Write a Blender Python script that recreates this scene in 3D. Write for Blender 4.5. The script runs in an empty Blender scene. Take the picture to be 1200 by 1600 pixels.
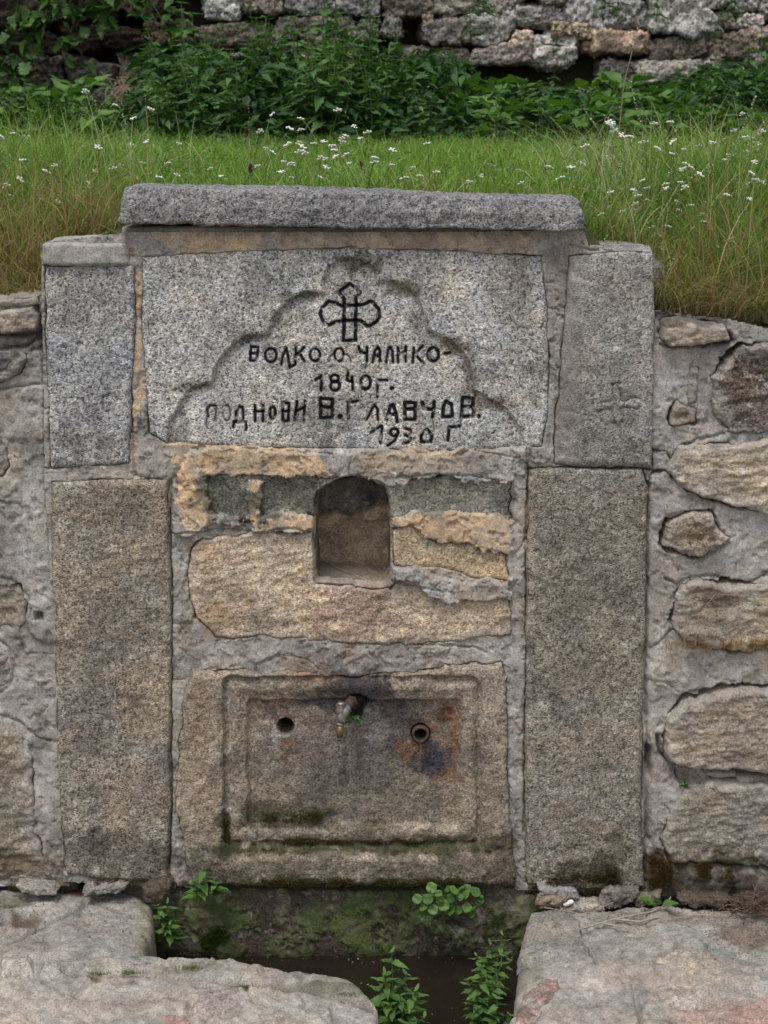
import bpy, math, random
import numpy as np
from mathutils import Vector, Matrix

random.seed(7)
rng = np.random.default_rng(11)
sc = bpy.context.scene
COL = sc.collection

# ------------------------------------------------------------------ camera
F = 2667.0                      # focal length in pixels of the 1200x1600 photograph
TH = math.radians(13.1)         # downward pitch
D = 3.60                        # distance of the camera from the fountain's front
H = D * math.tan(math.atan(600 / F) + TH)
cam_d = bpy.data.cameras.new("camera")
cam = bpy.data.objects.new("camera", cam_d)
COL.objects.link(cam)
cam.location = (0, -D, H)
cam.rotation_euler = (math.pi / 2 - TH, 0, 0)
cam_d.sensor_fit = 'VERTICAL'
cam_d.sensor_height = 36
cam_d.lens = 36 * F / 1600
cam_d.clip_start = 0.05
cam_d.clip_end = 500
cam_d.dof.use_dof = True
cam_d.dof.focus_distance = 3.68
cam_d.dof.aperture_fstop = 9.0
sc.camera = cam

# ------------------------------------------------------------------ light
SUN_EL, SUN_AZ = math.radians(66), math.radians(205)
world = bpy.data.worlds.new("World")
sc.world = world
world.use_nodes = True
nt = world.node_tree
nt.nodes.clear()
sky = nt.nodes.new("ShaderNodeTexSky")
sky.sky_type = 'NISHITA'
sky.sun_disc = False
sky.sun_elevation = SUN_EL
sky.sun_rotation = SUN_AZ
sky.air_density = 1.0
sky.dust_density = 3.0
hs = nt.nodes.new("ShaderNodeHueSaturation")
hs.inputs["Saturation"].default_value = 0.30      # a clouded sky
bg = nt.nodes.new("ShaderNodeBackground")
bg.inputs["Strength"].default_value = 0.12
wo = nt.nodes.new("ShaderNodeOutputWorld")
nt.links.new(sky.outputs[0], hs.inputs["Color"])
nt.links.new(hs.outputs[0], bg.inputs["Color"])
nt.links.new(bg.outputs[0], wo.inputs["Surface"])
sun_d = bpy.data.lights.new("sun", 'SUN')
sun_d.energy = 1.35
sun_d.angle = math.radians(24)
sun_d.color = (1.0, 0.98, 0.95)
sun = bpy.data.objects.new("sun", sun_d)
COL.objects.link(sun)
sdir = Vector((math.sin(SUN_AZ) * math.cos(SUN_EL), math.cos(SUN_AZ) * math.cos(SUN_EL), math.sin(SUN_EL)))
sun.rotation_euler = (-sdir).to_track_quat('-Z', 'Y').to_euler()
sun.location = (0, 0, 6)
sc.view_settings.view_transform = 'Standard'
sc.view_settings.look = 'None'
sc.view_settings.gamma = 1
sc.view_settings.use_curve_mapping = False
sc.view_settings.exposure = 0.36
sc.render.engine = 'CYCLES'
sc.cycles.max_bounces = 6

# ------------------------------------------------------------------ rays through the photograph's pixels, met with real planes
sT, cT = math.sin(TH), math.cos(TH)
def ray(px, py):
    a = (np.asarray(px, float) - 600) / F
    b = -(np.asarray(py, float) - 800) / F
    return a, cT + b * sT, -sT + b * cT
def onY(px, py, Y=0.0):
    a, dy, dz = ray(px, py)
    t = (Y + D) / dy
    return a * t, H + dz * t
def onZ(px, py, Z=0.0):
    a, dy, dz = ray(px, py)
    t = (Z - H) / dz
    return a * t, -D + dy * t
def P3(px, py, Y):
    x, z = onY(px, py, Y)
    return Vector((float(x), Y, float(z)))

# ------------------------------------------------------------------ noise
def _h(ix, iy, iz, s):
    h = (ix.astype(np.uint32) * np.uint32(374761393) + iy.astype(np.uint32) * np.uint32(668265263)
         + iz.astype(np.uint32) * np.uint32(2246822519) + np.uint32((s * 3266489917) & 0xffffffff))
    h = (h ^ (h >> np.uint32(13))) * np.uint32(1274126177)
    h = h ^ (h >> np.uint32(16))
    return (h & np.uint32(0xffffff)).astype(np.float64) / 0xffffff
def vn2(x, y, s=0):
    ix, iy = np.floor(x), np.floor(y)
    fx, fy = x - ix, y - iy
    fx = fx * fx * (3 - 2 * fx); fy = fy * fy * (3 - 2 * fy)
    ix = ix.astype(np.int64); iy = iy.astype(np.int64); z = np.zeros_like(ix)
    a = _h(ix, iy, z, s); b = _h(ix + 1, iy, z, s); c = _h(ix, iy + 1, z, s); d = _h(ix + 1, iy + 1, z, s)
    return (a + (b - a) * fx) * (1 - fy) + (c + (d - c) * fx) * fy
def fbm(x, y, size, octv=4, s=0, gain=0.5):
    """0..1 noise centred on 0.5"""
    x = np.asarray(x, float) / size; y = np.asarray(y, float) / size
    t = np.zeros(np.broadcast(x, y).shape); a = 1; n = 0
    for o in range(octv):
        c, q = math.cos(0.6 * o), math.sin(0.6 * o)
        t += a * vn2(x * c - y * q + 17.3 * o, x * q + y * c + 9.1 * o, s + o * 13)
        n += a; a *= gain; x = x * 2.03; y = y * 2.03
    return t / n
def vn3(p, s=0):
    i = np.floor(p); f = p - i; f = f * f * (3 - 2 * f); i = i.astype(np.int64)
    r = 0
    for dx in (0, 1):
        for dy in (0, 1):
            for dz in (0, 1):
                w = (f[..., 0] if dx else 1 - f[..., 0]) * (f[..., 1] if dy else 1 - f[..., 1]) * (f[..., 2] if dz else 1 - f[..., 2])
                r = r + w * _h(i[..., 0] + dx, i[..., 1] + dy, i[..., 2] + dz, s)
    return r
def fbm3(p, size, octv=4, s=0):
    t = 0; a = 1; n = 0; q = p / size
    for o in range(octv):
        t = t + a * vn3(q + o * 7.7, s + o * 5); n += a; a *= 0.5; q = q * 2.03
    return t / n
def sstep(a, b, x):
    t = np.clip((x - a) / (b - a), 0, 1)
    return t * t * (3 - 2 * t)

def sdf(poly, x, y):
    """positive inside"""
    p = np.asarray(poly, float)
    d2 = np.full(x.shape, 1e18); ins = np.zeros(x.shape, bool)
    n = len(p)
    for i in range(n):
        ax, ay = p[i]; bx, by = p[(i + 1) % n]
        ex, ey = bx - ax, by - ay
        wx, wy = x - ax, y - ay
        t = np.clip((wx * ex + wy * ey) / (ex * ex + ey * ey + 1e-12), 0, 1)
        d2 = np.minimum(d2, (wx - ex * t) ** 2 + (wy - ey * t) ** 2)
        c = ((ay > y) != (by > y))
        if ey != 0:
            ins ^= c & (x < (ex * (y - ay) / ey + ax))
    d = np.sqrt(d2)
    return np.where(ins, d, -d)
def line_d(path, x, y):
    """distance to a polyline (large where far away)"""
    p = np.asarray(path, float)
    out = np.full(x.shape, 99.0)
    m = (x > p[:, 0].min() - 14) & (x < p[:, 0].max() + 14) & (y > p[:, 1].min() - 14) & (y < p[:, 1].max() + 14)
    if not m.any():
        return out
    xx, yy = x[m], y[m]; d2 = np.full(xx.shape, 1e9)
    if len(p) == 1:
        d2 = (xx - p[0, 0]) ** 2 + (yy - p[0, 1]) ** 2
    for i in range(len(p) - 1):
        ax, ay = p[i]; bx, by = p[i + 1]; ex, ey = bx - ax, by - ay
        t = np.clip(((xx - ax) * ex + (yy - ay) * ey) / (ex * ex + ey * ey + 1e-9), 0, 1)
        d2 = np.minimum(d2, (xx - ax - ex * t) ** 2 + (yy - ay - ey * t) ** 2)
    out[m] = np.sqrt(d2)
    return out

def S(r, g, b, k=1.0):
    f = lambda c: ((c / 255 + 0.055) / 1.055) ** 2.4 if c > 10 else c / 255 / 12.92
    v = np.array([f(r) * k, f(g) * k, f(b) * k])
    return v * .74 + v.mean() * .26

# ------------------------------------------------------------------ objects
def tag(o, label=None, cat=None, group=None, kind=None):
    if label: o["label"] = label
    if cat: o["category"] = cat
    if group: o["group"] = group
    if kind: o["kind"] = kind
    return o
def empty(name, loc, rz=0.0):
    o = bpy.data.objects.new(name, None)
    o.empty_display_size = 0.1
    o.location = loc; o.rotation_euler = (0, 0, rz)
    COL.objects.link(o)
    return o
def adopt(o, parent):
    if parent is not None:
        o.parent = parent
        o.location = -Vector(parent.location)
def mesh_np(name, V, Fq, mat, parent=None, col=None, spk=None, smooth=True, local=False):
    """V (n,3), Fq list of arrays of faces; vertices are world coordinates"""
    me = bpy.data.meshes.new(name)
    if not isinstance(Fq, (list, tuple)): Fq = [Fq]
    Fq = [f for f in Fq if len(f)]
    me.vertices.add(len(V)); me.vertices.foreach_set("co", np.ascontiguousarray(V, np.float32).ravel())
    loops = np.concatenate([f.ravel() for f in Fq]).astype(np.int32)
    tot = np.concatenate([np.full(len(f), f.shape[1]) for f in Fq]).astype(np.int32)
    st = np.concatenate([[0], np.cumsum(tot)[:-1]]).astype(np.int32)
    me.loops.add(len(loops)); me.loops.foreach_set("vertex_index", loops)
    me.polygons.add(len(tot)); me.polygons.foreach_set("loop_start", st)
    me.polygons.foreach_set("use_smooth", np.full(len(tot), smooth))
    me.update(calc_edges=True); me.validate()
    if col is not None:
        a = me.color_attributes.new("Col", 'FLOAT_COLOR', 'POINT')
        c4 = np.ones((len(V), 4), np.float32); c4[:, :3] = np.clip(col, 0.004, 0.9)
        a.data.foreach_set("color", c4.ravel())
    if spk is not None:
        a = me.attributes.new("spk", 'FLOAT', 'POINT')
        a.data.foreach_set("value", np.broadcast_to(np.asarray(spk, np.float32), (len(V),)).copy())
    if mat: me.materials.append(mat)
    o = bpy.data.objects.new(name, me)
    COL.objects.link(o)
    if not local: adopt(o, parent)
    elif parent is not None: o.parent = parent
    return o
def grid_faces(ny, nx, keep, ground=False):
    idx = np.arange(ny * nx).reshape(ny, nx)
    a, b, c, d = idx[:-1, :-1], idx[:-1, 1:], idx[1:, 1:], idx[1:, :-1]
    f = np.stack([a, b, c, d] if ground else [a, d, c, b], -1)[keep]
    used = np.unique(f)
    remap = np.full(ny * nx, -1); remap[used] = np.arange(len(used))
    return remap[f], used
def copy_tree(o, parent=None):
    c = o.copy(); COL.objects.link(c)
    if parent is not None: c.parent = parent
    for ch in o.children: copy_tree(ch, c)
    return c

# ------------------------------------------------------------------ materials
def new_mat(name):
    m = bpy.data.materials.new(name); m.use_nodes = True
    t = m.node_tree; t.nodes.clear()
    return m, t
def N(t, typ, **kw):
    n = t.nodes.new(typ)
    for k, v in kw.items():
        if k in n.inputs: n.inputs[k].default_value = v
        else: setattr(n, k, v)
    return n
def ramp(t, stops):
    r = t.nodes.new("ShaderNodeValToRGB")
    e = r.color_ramp.elements
    while len(e) > 1: e.remove(e[-1])
    e[0].position, e[0].color = stops[0][0], (*stops[0][1], 1)
    for p, c in stops[1:]:
        q = e.new(p); q.color = (*c, 1)
    return r
def mixc(t, fac, a, b, mode='MIX'):
    n = t.nodes.new("ShaderNodeMix"); n.data_type = 'RGBA'; n.blend_type = mode; n.clamp_factor = True
    L = t.links
    for sock, v in ((n.inputs[0], fac), (n.inputs[6], a), (n.inputs[7], b)):
        if hasattr(v, "is_linked") or isinstance(v, bpy.types.NodeSocket): L.new(v, sock)
        elif isinstance(v, (int, float)): sock.default_value = v
        else: sock.default_value = (*v, 1)
    return n.outputs[2]
def math_n(t, op, a, b=0.0):
    n = t.nodes.new("ShaderNodeMath"); n.operation = op
    for i, v in enumerate((a, b)):
        if isinstance(v, bpy.types.NodeSocket): t.links.new(v, n.inputs[i])
        else: n.inputs[i].default_value = v
    return n.outputs[0]

def masonry(name, rough=0.9, bump=0.5, crystal=300, wav=2.2, grit=0.0):
    m, t = new_mat(name); L = t.links
    tc = N(t, "ShaderNodeTexCoord").outputs["Object"]
    col = N(t, "ShaderNodeAttribute", attribute_name="Col").outputs["Color"]
    spk = N(t, "ShaderNodeAttribute", attribute_name="spk").outputs["Fac"]
    warp = N(t, "ShaderNodeTexNoise", Scale=crystal * 0.55, Detail=2.0)
    L.new(tc, warp.inputs["Vector"])
    wv = N(t, "ShaderNodeVectorMath", operation='SCALE'); wv.inputs["Scale"].default_value = 1.6 / crystal
    L.new(warp.outputs["Color"], wv.inputs[0])
    av = N(t, "ShaderNodeVectorMath", operation='ADD'); L.new(tc, av.inputs[0]); L.new(wv.outputs[0], av.inputs[1])
    v1 = N(t, "ShaderNodeTexVoronoi", Scale=crystal); L.new(av.outputs[0], v1.inputs["Vector"])
    v2 = N(t, "ShaderNodeTexVoronoi", Scale=crystal * 0.52); L.new(av.outputs[0], v2.inputs["Vector"])
    s1 = N(t, "ShaderNodeSeparateColor"); L.new(v1.outputs["Color"], s1.inputs[0])
    s2 = N(t, "ShaderNodeSeparateColor"); L.new(v2.outputs["Color"], s2.inputs[0])
    r1 = ramp(t, [(0.0, (0.22, 0.23, 0.25)), (0.13, (0.30, 0.31, 0.33)), (0.2, (0.72, 0.74, 0.76)), (0.5, (1.0, 0.98, 0.94)), (0.75, (1.2, 1.18, 1.12)), (0.92, (1.5, 1.5, 1.5))])
    L.new(s1.outputs[0], r1.inputs[0])
    r2 = ramp(t, [(0.0, (0.5, 0.51, 0.53)), (0.08, (0.6, 0.6, 0.62)), (0.16, (0.95, 0.95, 0.95)), (0.6, (1.0, 1.0, 1.0)), (0.85, (1.15, 1.12, 1.07)), (1.0, (1.2, 1.2, 1.2))])
    L.new(s2.outputs[1], r2.inputs[0])
    sp = mixc(t, 1.0, r1.outputs[0], r2.outputs[0], 'MULTIPLY')
    k = mixc(t, spk, (1, 1, 1), sp)
    c1 = mixc(t, 1.0, col, k, 'MULTIPLY')
    n1 = N(t, "ShaderNodeTexNoise", Scale=48.0, Detail=8.0, Roughness=0.7); L.new(tc, n1.inputs["Vector"])
    q1 = ramp(t, [(0.3, (0.62, 0.61, 0.6)), (0.5, (1.0, 1.0, 1.0)), (0.7, (1.32, 1.31, 1.29))]); L.new(n1.outputs[0], q1.inputs[0])
    c2 = mixc(t, 0.85, c1, q1.outputs[0], 'MULTIPLY')
    n2 = N(t, "ShaderNodeTexNoise", Scale=9.0, Detail=6.0, Roughness=0.62); L.new(tc, n2.inputs["Vector"])
    q2 = ramp(t, [(0.32, (0.74, 0.75, 0.76)), (0.5, (1, 1, 1)), (0.68, (1.2, 1.17, 1.12))]); L.new(n2.outputs[0], q2.inputs[0])
    c3 = mixc(t, 0.9, c2, q2.outputs[0], 'MULTIPLY')
    # fine dark pits and pores
    n3 = N(t, "ShaderNodeTexNoise", Scale=260.0, Detail=3.0, Roughness=0.6); L.new(tc, n3.inputs["Vector"])
    q3 = ramp(t, [(0.33, (0.5, 0.5, 0.5)), (0.45, (1, 1, 1)), (0.62, (1.12, 1.12, 1.12))]); L.new(n3.outputs[0], q3.inputs[0])
    c4 = mixc(t, 0.8, c3, q3.outputs[0], 'MULTIPLY')
    b1 = N(t, "ShaderNodeBump", Strength=bump, Distance=0.003)
    hsum = math_n(t, 'ADD', math_n(t, 'MULTIPLY', n3.outputs[0], 1.0), math_n(t, 'MULTIPLY', n1.outputs[0], wav))
    if grit:
        n5 = N(t, 'ShaderNodeTexVoronoi', Scale=620.0); L.new(tc, n5.inputs['Vector'])
        hsum = math_n(t, 'ADD', hsum, math_n(t, 'MULTIPLY', n5.outputs['Distance'], -grit))
    hs_ = math_n(t, 'ADD', hsum, math_n(t, 'MULTIPLY', v1.outputs["Distance"], math_n(t, 'MULTIPLY', spk, -0.8)))
    L.new(hs_, b1.inputs["Height"])
    p = N(t, "ShaderNodeBsdfPrincipled", Roughness=rough)
    p.inputs["Specular IOR Level"].default_value = 0.25
    L.new(c4, p.inputs["Base Color"]); L.new(b1.outputs[0], p.inputs["Normal"])
    o = N(t, "ShaderNodeOutputMaterial"); L.new(p.outputs[0], o.inputs[0])
    return m
M_STONE = masonry("weathered_granite", bump=0.75)
M_CEMENT = masonry("old_cement", bump=0.6, crystal=420, wav=1.1, grit=.8)
M_FARSTONE = masonry("dry_stone", bump=0.9, crystal=120)

def leaf_mat(name, c1, c2, rough=0.5, trans=0.25, attr=False):
    m, t = new_mat(name); L = t.links
    if attr:
        col = N(t, "ShaderNodeAttribute", attribute_name="Col").outputs["Color"]
    else:
        oi = N(t, "ShaderNodeObjectInfo")
        tc = N(t, "ShaderNodeTexCoord").outputs["Object"]
        n = N(t, "ShaderNodeTexNoise", Scale=40.0, Detail=3.0); L.new(tc, n.inputs["Vector"])
        f = math_n(t, 'ADD', math_n(t, 'MULTIPLY', oi.outputs["Random"], 0.75), math_n(t, 'MULTIPLY', n.outputs[0], 0.35))
        col = mixc(t, f, c1, c2)
    p = N(t, "ShaderNodeBsdfPrincipled", Roughness=rough)
    p.inputs["Specular IOR Level"].default_value = 0.35
    L.new(col, p.inputs["Base Color"])
    tr = N(t, "ShaderNodeBsdfTranslucent"); L.new(mixc(t, 1.0, col, (1.3, 1.5, 0.6), 'MULTIPLY'), tr.inputs[0])
    mx = N(t, "ShaderNodeMixShader"); mx.inputs[0].default_value = trans
    L.new(p.outputs[0], mx.inputs[1]); L.new(tr.outputs[0], mx.inputs[2])
    o = N(t, "ShaderNodeOutputMaterial"); L.new(mx.outputs[0], o.inputs[0])
    return m
M_GRASS = leaf_mat("grass_blades", None, None, 0.6, 0.3, attr=True)
M_NETTLE = leaf_mat("nettle_leaf", (0.036, 0.095, 0.030), (0.115, 0.215, 0.065))
M_DOCK = leaf_mat("broad_leaf", (0.045, 0.115, 0.024), (0.13, 0.25, 0.055))
M_HERB = leaf_mat("herb_leaf", (0.045, 0.12, 0.03), (0.14, 0.24, 0.06))
M_VINE = leaf_mat("vine_leaf", (0.03, 0.085, 0.02), (0.085, 0.16, 0.03))
def flat_mat(name, c, rough=0.6, metal=0.0, noise=0.0, c2=None, scale=80.0, bump=0.0):
    m, t = new_mat(name); L = t.links
    p = N(t, "ShaderNodeBsdfPrincipled", Roughness=rough, Metallic=metal)
    tc = N(t, "ShaderNodeTexCoord").outputs["Object"]
    n = N(t, "ShaderNodeTexNoise", Scale=scale, Detail=5.0); L.new(tc, n.inputs["Vector"])
    r = ramp(t, [(0.4, c), (0.6, c2 or c)]); L.new(n.outputs[0], r.inputs[0]); L.new(r.outputs[0], p.inputs["Base Color"])
    if bump:
        b = N(t, "ShaderNodeBump", Strength=bump, Distance=0.001); L.new(n.outputs[0], b.inputs["Height"]); L.new(b.outputs[0], p.inputs["Normal"])
    o = N(t, "ShaderNodeOutputMaterial"); L.new(p.outputs[0], o.inputs[0])
    return m
M_STEM = flat_mat("plant_stem", (0.06, 0.11, 0.03), 0.6, c2=(0.10, 0.12, 0.05))
M_DRY = flat_mat("dry_stalk", (0.30, 0.22, 0.13), 0.8, c2=(0.38, 0.30, 0.20))
M_PETAL = flat_mat("white_petal", (0.80, 0.80, 0.76), 0.6, c2=(0.72, 0.74, 0.62))
M_SPIKE = flat_mat("seed_spike", (0.30, 0.34, 0.18), 0.7, c2=(0.45, 0.46, 0.30), scale=300)
M_BROWNSPIKE = flat_mat("brown_seed_head", (0.12, 0.06, 0.04), 0.8)
M_TAP = flat_mat("worn_nickel", (0.19, 0.185, 0.18), 0.42, 0.7, c2=(0.36, 0.34, 0.31), bump=0.2)
M_BRASS = flat_mat("dull_brass", (0.34, 0.23, 0.09), 0.42, 0.7, c2=(0.25, 0.16, 0.07), bump=0.2)
M_RUST = flat_mat("rusty_iron", (0.045, 0.028, 0.02), 0.9, 0.1, c2=(0.10, 0.06, 0.045), bump=0.6)

# ------------------------------------------------------------------ stains: weathering with a shape of its own, plus shade painted into the carved lobes, in facade coordinates
BLACK = S(28, 27, 28)
STAINS_AND_SHADE = [
    # rust and soot around the tap and the pipe holes
    (560, 1062, 62, 20, S(92, 72, 66), .75), (500, 1045, 36, 42, S(125, 88, 62), .6), (560, 1080, 40, 24, S(56, 54, 60), .85),
    (640, 1110, 60, 34, S(92, 78, 70), .55), (690, 1120, 28, 34, S(112, 76, 52), .75), (660, 1180, 50, 22, S(112, 70, 42), .85),
    (690, 1190, 26, 26, S(66, 62, 72), .85), (630, 1130, 22, 50, S(92, 84, 80), .5), (600, 1180, 70, 60, S(112, 98, 84), .4),
    (440, 1112, 38, 14, S(118, 80, 62), .6), (452, 1172, 26, 10, S(122, 84, 60), .55), (500, 1110, 22, 22, S(96, 92, 94), .6),
    (468, 1090, 50, 16, S(132, 96, 80), .45), (320, 1120, 30, 60, S(152, 124, 94), .5), (320, 1230, 26, 60, S(146, 122, 96), .5), (420, 1080, 60, 10, S(150, 128, 104), .6), (640, 1085, 60, 8, S(150, 132, 108), .6), (735, 1150, 16, 90, S(142, 126, 106), .5), (600, 1300, 130, 8, S(142, 128, 108), .6), (450, 1210, 50, 30, S(122, 112, 84), .5), (650, 1240, 80, 30, S(116, 104, 84), .5), (560, 1345, 120, 10, S(134, 120, 102), .5), (500, 1025, 30, 16, S(120, 102, 84), .6), (520, 1035, 20, 24, S(96, 92, 94), .5), (440, 1035, 60, 14, S(128, 114, 98), .5), (430, 1150, 14, 24, S(150, 142, 132), .5),
    (530, 1190, 110, 60, S(108, 96, 84), .55), (535, 1250, 150, 40, S(96, 92, 76), .45),
    (550, 1190, 160, 90, S(106, 98, 90), .6), (500, 1100, 70, 22, S(92, 90, 96), .6), (600, 1110, 50, 26, S(96, 92, 96), .6), (540, 1150, 60, 40, S(112, 100, 94), .5), (470, 1110, 30, 12, S(152, 132, 118), .5),
    (620, 1150, 28, 46, S(72, 66, 66), .7), (585, 1140, 24, 30, S(112, 108, 112), .6), (700, 1112, 20, 16, S(92, 56, 34), .85), (648, 1172, 34, 12, S(122, 80, 48), .7), (700, 1208, 24, 12, S(116, 76, 50), .65), (676, 1186, 24, 22, S(56, 54, 66), .85), (712, 1150, 8, 50, S(130, 92, 60), .6),
    (655, 1128, 22, 8, S(58, 46, 42), .7), (448, 1158, 14, 8, S(124, 84, 56), .7), (450, 1120, 30, 6, S(104, 72, 56), .7), (430, 1148, 6, 22, S(168, 160, 150), .7),
    (537, 1185, 7, 46, S(84, 80, 76), .7), (550, 1074, 66, 20, S(48, 45, 52), .75), (575, 1130, 34, 30, S(74, 70, 78), .6), (505, 1098, 24, 14, S(60, 60, 72), .6), (672, 1190, 30, 16, S(50, 48, 60), .6), (620, 1108, 34, 14, S(72, 62, 62), .7), (560, 1180, 8, 60, S(92, 86, 80), .6), (446, 1178, 7, 30, S(104, 84, 66), .6), (600, 1240, 10, 60, S(96, 90, 82), .5), (500, 1240, 10, 50, S(98, 90, 78), .5), (540, 1384, 260, 9, S(44, 46, 26), .85), (450, 1366, 90, 16, S(62, 60, 40), .7), (620, 1370, 90, 14, S(66, 62, 42), .7), (720, 1340, 60, 26, S(84, 74, 58), .65), (540, 1290, 60, 8, S(70, 68, 38), .6), (480, 1340, 60, 18, S(96, 90, 78), .6), (640, 1350, 60, 16, S(92, 84, 70), .6), (760, 1250, 20, 90, S(118, 108, 92), .6),
    # moss on ledges of the carved panel and along the foot
    (560, 1318, 210, 9, S(52, 54, 26), .85), (420, 1262, 40, 12, S(66, 66, 34), .6), (486, 1268, 30, 12, S(60, 62, 30), .7), (392, 1275, 30, 14, S(56, 58, 30), .7),
    (352, 1300, 10, 30, S(50, 54, 26), .8), (560, 1375, 240, 14, S(60, 62, 34), .8), (700, 1312, 60, 14, S(70, 72, 34), .6),
    (560, 1345, 210, 16, S(112, 102, 88), .4), (340, 1360, 40, 30, S(70, 64, 50), .6), (790, 1330, 22, 50, S(70, 56, 42), .7),
    (470, 1075, 70, 9, S(84, 84, 62), .4),
    # lintel: dark lichen on the stone left of and right of the niche
    (360, 785, 46, 42, S(86, 90, 78), .85), (450, 778, 48, 32, S(92, 94, 84), .8), (660, 768, 50, 34, S(112, 114, 100), .7), (740, 778, 50, 24, S(124, 124, 112), .6), (780, 775, 20, 32, S(84, 86, 84), .7),
    # warm stone under the niche
    (560, 950, 74, 50, S(150, 118, 104), .75), (350, 950, 46, 34, S(150, 118, 82), .7), (330, 860, 40, 20, S(176, 140, 108), .5), (700, 860, 90, 30, S(178, 154, 120), .4),
    (400, 900, 90, 60, S(182, 162, 140), .6), (750, 960, 50, 34, S(160, 140, 116), .5),
    # pillars
    (170, 1000, 70, 60, S(108, 101, 92), .5), (170, 1130, 60, 50, S(104, 99, 92), .5), (225, 1080, 36, 70, S(152, 132, 106), .5), (200, 900, 60, 50, S(138, 124, 104), .5),
    (180, 790, 80, 30, S(130, 114, 94), .5), (185, 1330, 90, 40, S(92, 84, 74), .7), (160, 1310, 36, 26, S(66, 62, 56), .6), (200, 1235, 70, 40, S(122, 106, 88), .5),
    (900, 900, 80, 60, S(106, 101, 86), .5), (890, 800, 60, 40, S(124, 118, 102), .5), (920, 1050, 60, 60, S(122, 112, 96), .5), (910, 1180, 90, 40, S(128, 116, 98), .5), (915, 1290, 90, 40, S(120, 106, 86), .5),
    (915, 1355, 90, 18, S(74, 58, 36), .75), (940, 1345, 20, 16, S(48, 48, 30), .7), (960, 1335, 20, 40, S(64, 58, 38), .6),
    (930, 730, 80, 14, S(92, 92, 90), .4),
    (150, 470, 80, 50, S(122, 122, 124), .4), (150, 600, 70, 60, S(128, 130, 136), .4), (110, 690, 40, 30, S(108, 100, 90), .6), (180, 700, 30, 24, S(112, 108, 104), .5),
    (920, 620, 60, 70, S(120, 116, 108), .5), (880, 560, 26, 140, S(122, 116, 106), .5), (960, 700, 60, 26, S(104, 98, 90), .5), (985, 420, 40, 60, S(118, 114, 106), .4),
    # inscription stone: dirt and painted recess shade in the carved lobes, dirt under the letters
    (520, 640, 60, 30, S(110, 108, 104), .5), (560, 410, 34, 12, S(92, 86, 72), .75), (475, 460, 34, 8, S(92, 86, 66), .75), (635, 455, 30, 14, S(92, 86, 68), .75),
    (380, 528, 34, 9, S(100, 90, 68), .75), (705, 540, 34, 12, S(92, 84, 64), .75), (305, 604, 22, 10, S(98, 92, 72), .7), (770, 630, 34, 10, S(96, 86, 68), .6),
    (735, 590, 10, 40, S(108, 98, 80), .6), (510, 680, 10, 34, S(84, 86, 88), .5), (800, 470, 40, 80, S(134, 124, 110), .4), (835, 620, 18, 80, S(120, 116, 108), .5),
    # coping
    (357, 301, 9, 5, S(190, 190, 190), .9), (560, 340, 340, 10, S(84, 80, 76), .4),
]
def apply_stains_and_shade(c, u, v, lst=STAINS_AND_SHADE):
    for i, (cx, cy, rx, ry, sc_, a) in enumerate(lst):
        m = (np.abs(u - cx) < rx * 1.9) & (np.abs(v - cy) < ry * 1.9)
        if not m.any(): continue
        uu, vv = u[m], v[m]
        r = np.hypot((uu - cx) / rx, (vv - cy) / ry)
        n = fbm(uu, vv, 26, 5, 300 + i, 0.65) - 0.5
        w = sstep(1.2, 0.6, r + n * 3.0) * a
        c[m] = c[m] * (1 - w[:, None]) + sc_ * w[:, None] * 1.22
    return c
GAIN = 1.55

def stone_color(base, u, v, seed, var=0.16):
    n = fbm(u, v, 90, 4, seed) - 0.5
    n2 = fbm(u, v, 22, 3, seed + 5) - 0.5
    c = np.ones(u.shape + (3,)) * base * GAIN
    c *= (1 + 2 * var * n + var * 1.3 * n2)[..., None]
    st = fbm(u, v * .14, 22, 4, seed + 14) - 0.5
    c *= (1 + .34 * st)[..., None]
    li = sstep(.66, .72, fbm(u, v, 15, 4, seed + 15, .6))[..., None]
    c = c * (1 - .3 * li) + S(176, 174, 166) * GAIN * .3 * li
    dk = sstep(.62, .72, fbm(u, v, 36, 5, seed + 16, .62))[..., None]
    c = c * (1 - .28 * dk)
    w = fbm(u, v, 50, 3, seed + 9) - 0.5
    c[..., 0] *= 1 + 0.14 * w; c[..., 2] *= 1 - 0.18 * w
    return c

NICHE = [(492, 908), (489, 850), (492, 790), (496, 770), (508, 758), (530, 750), (552, 747), (582, 752), (602, 762), (610, 778), (613, 850), (612, 900), (604, 914)]

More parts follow.
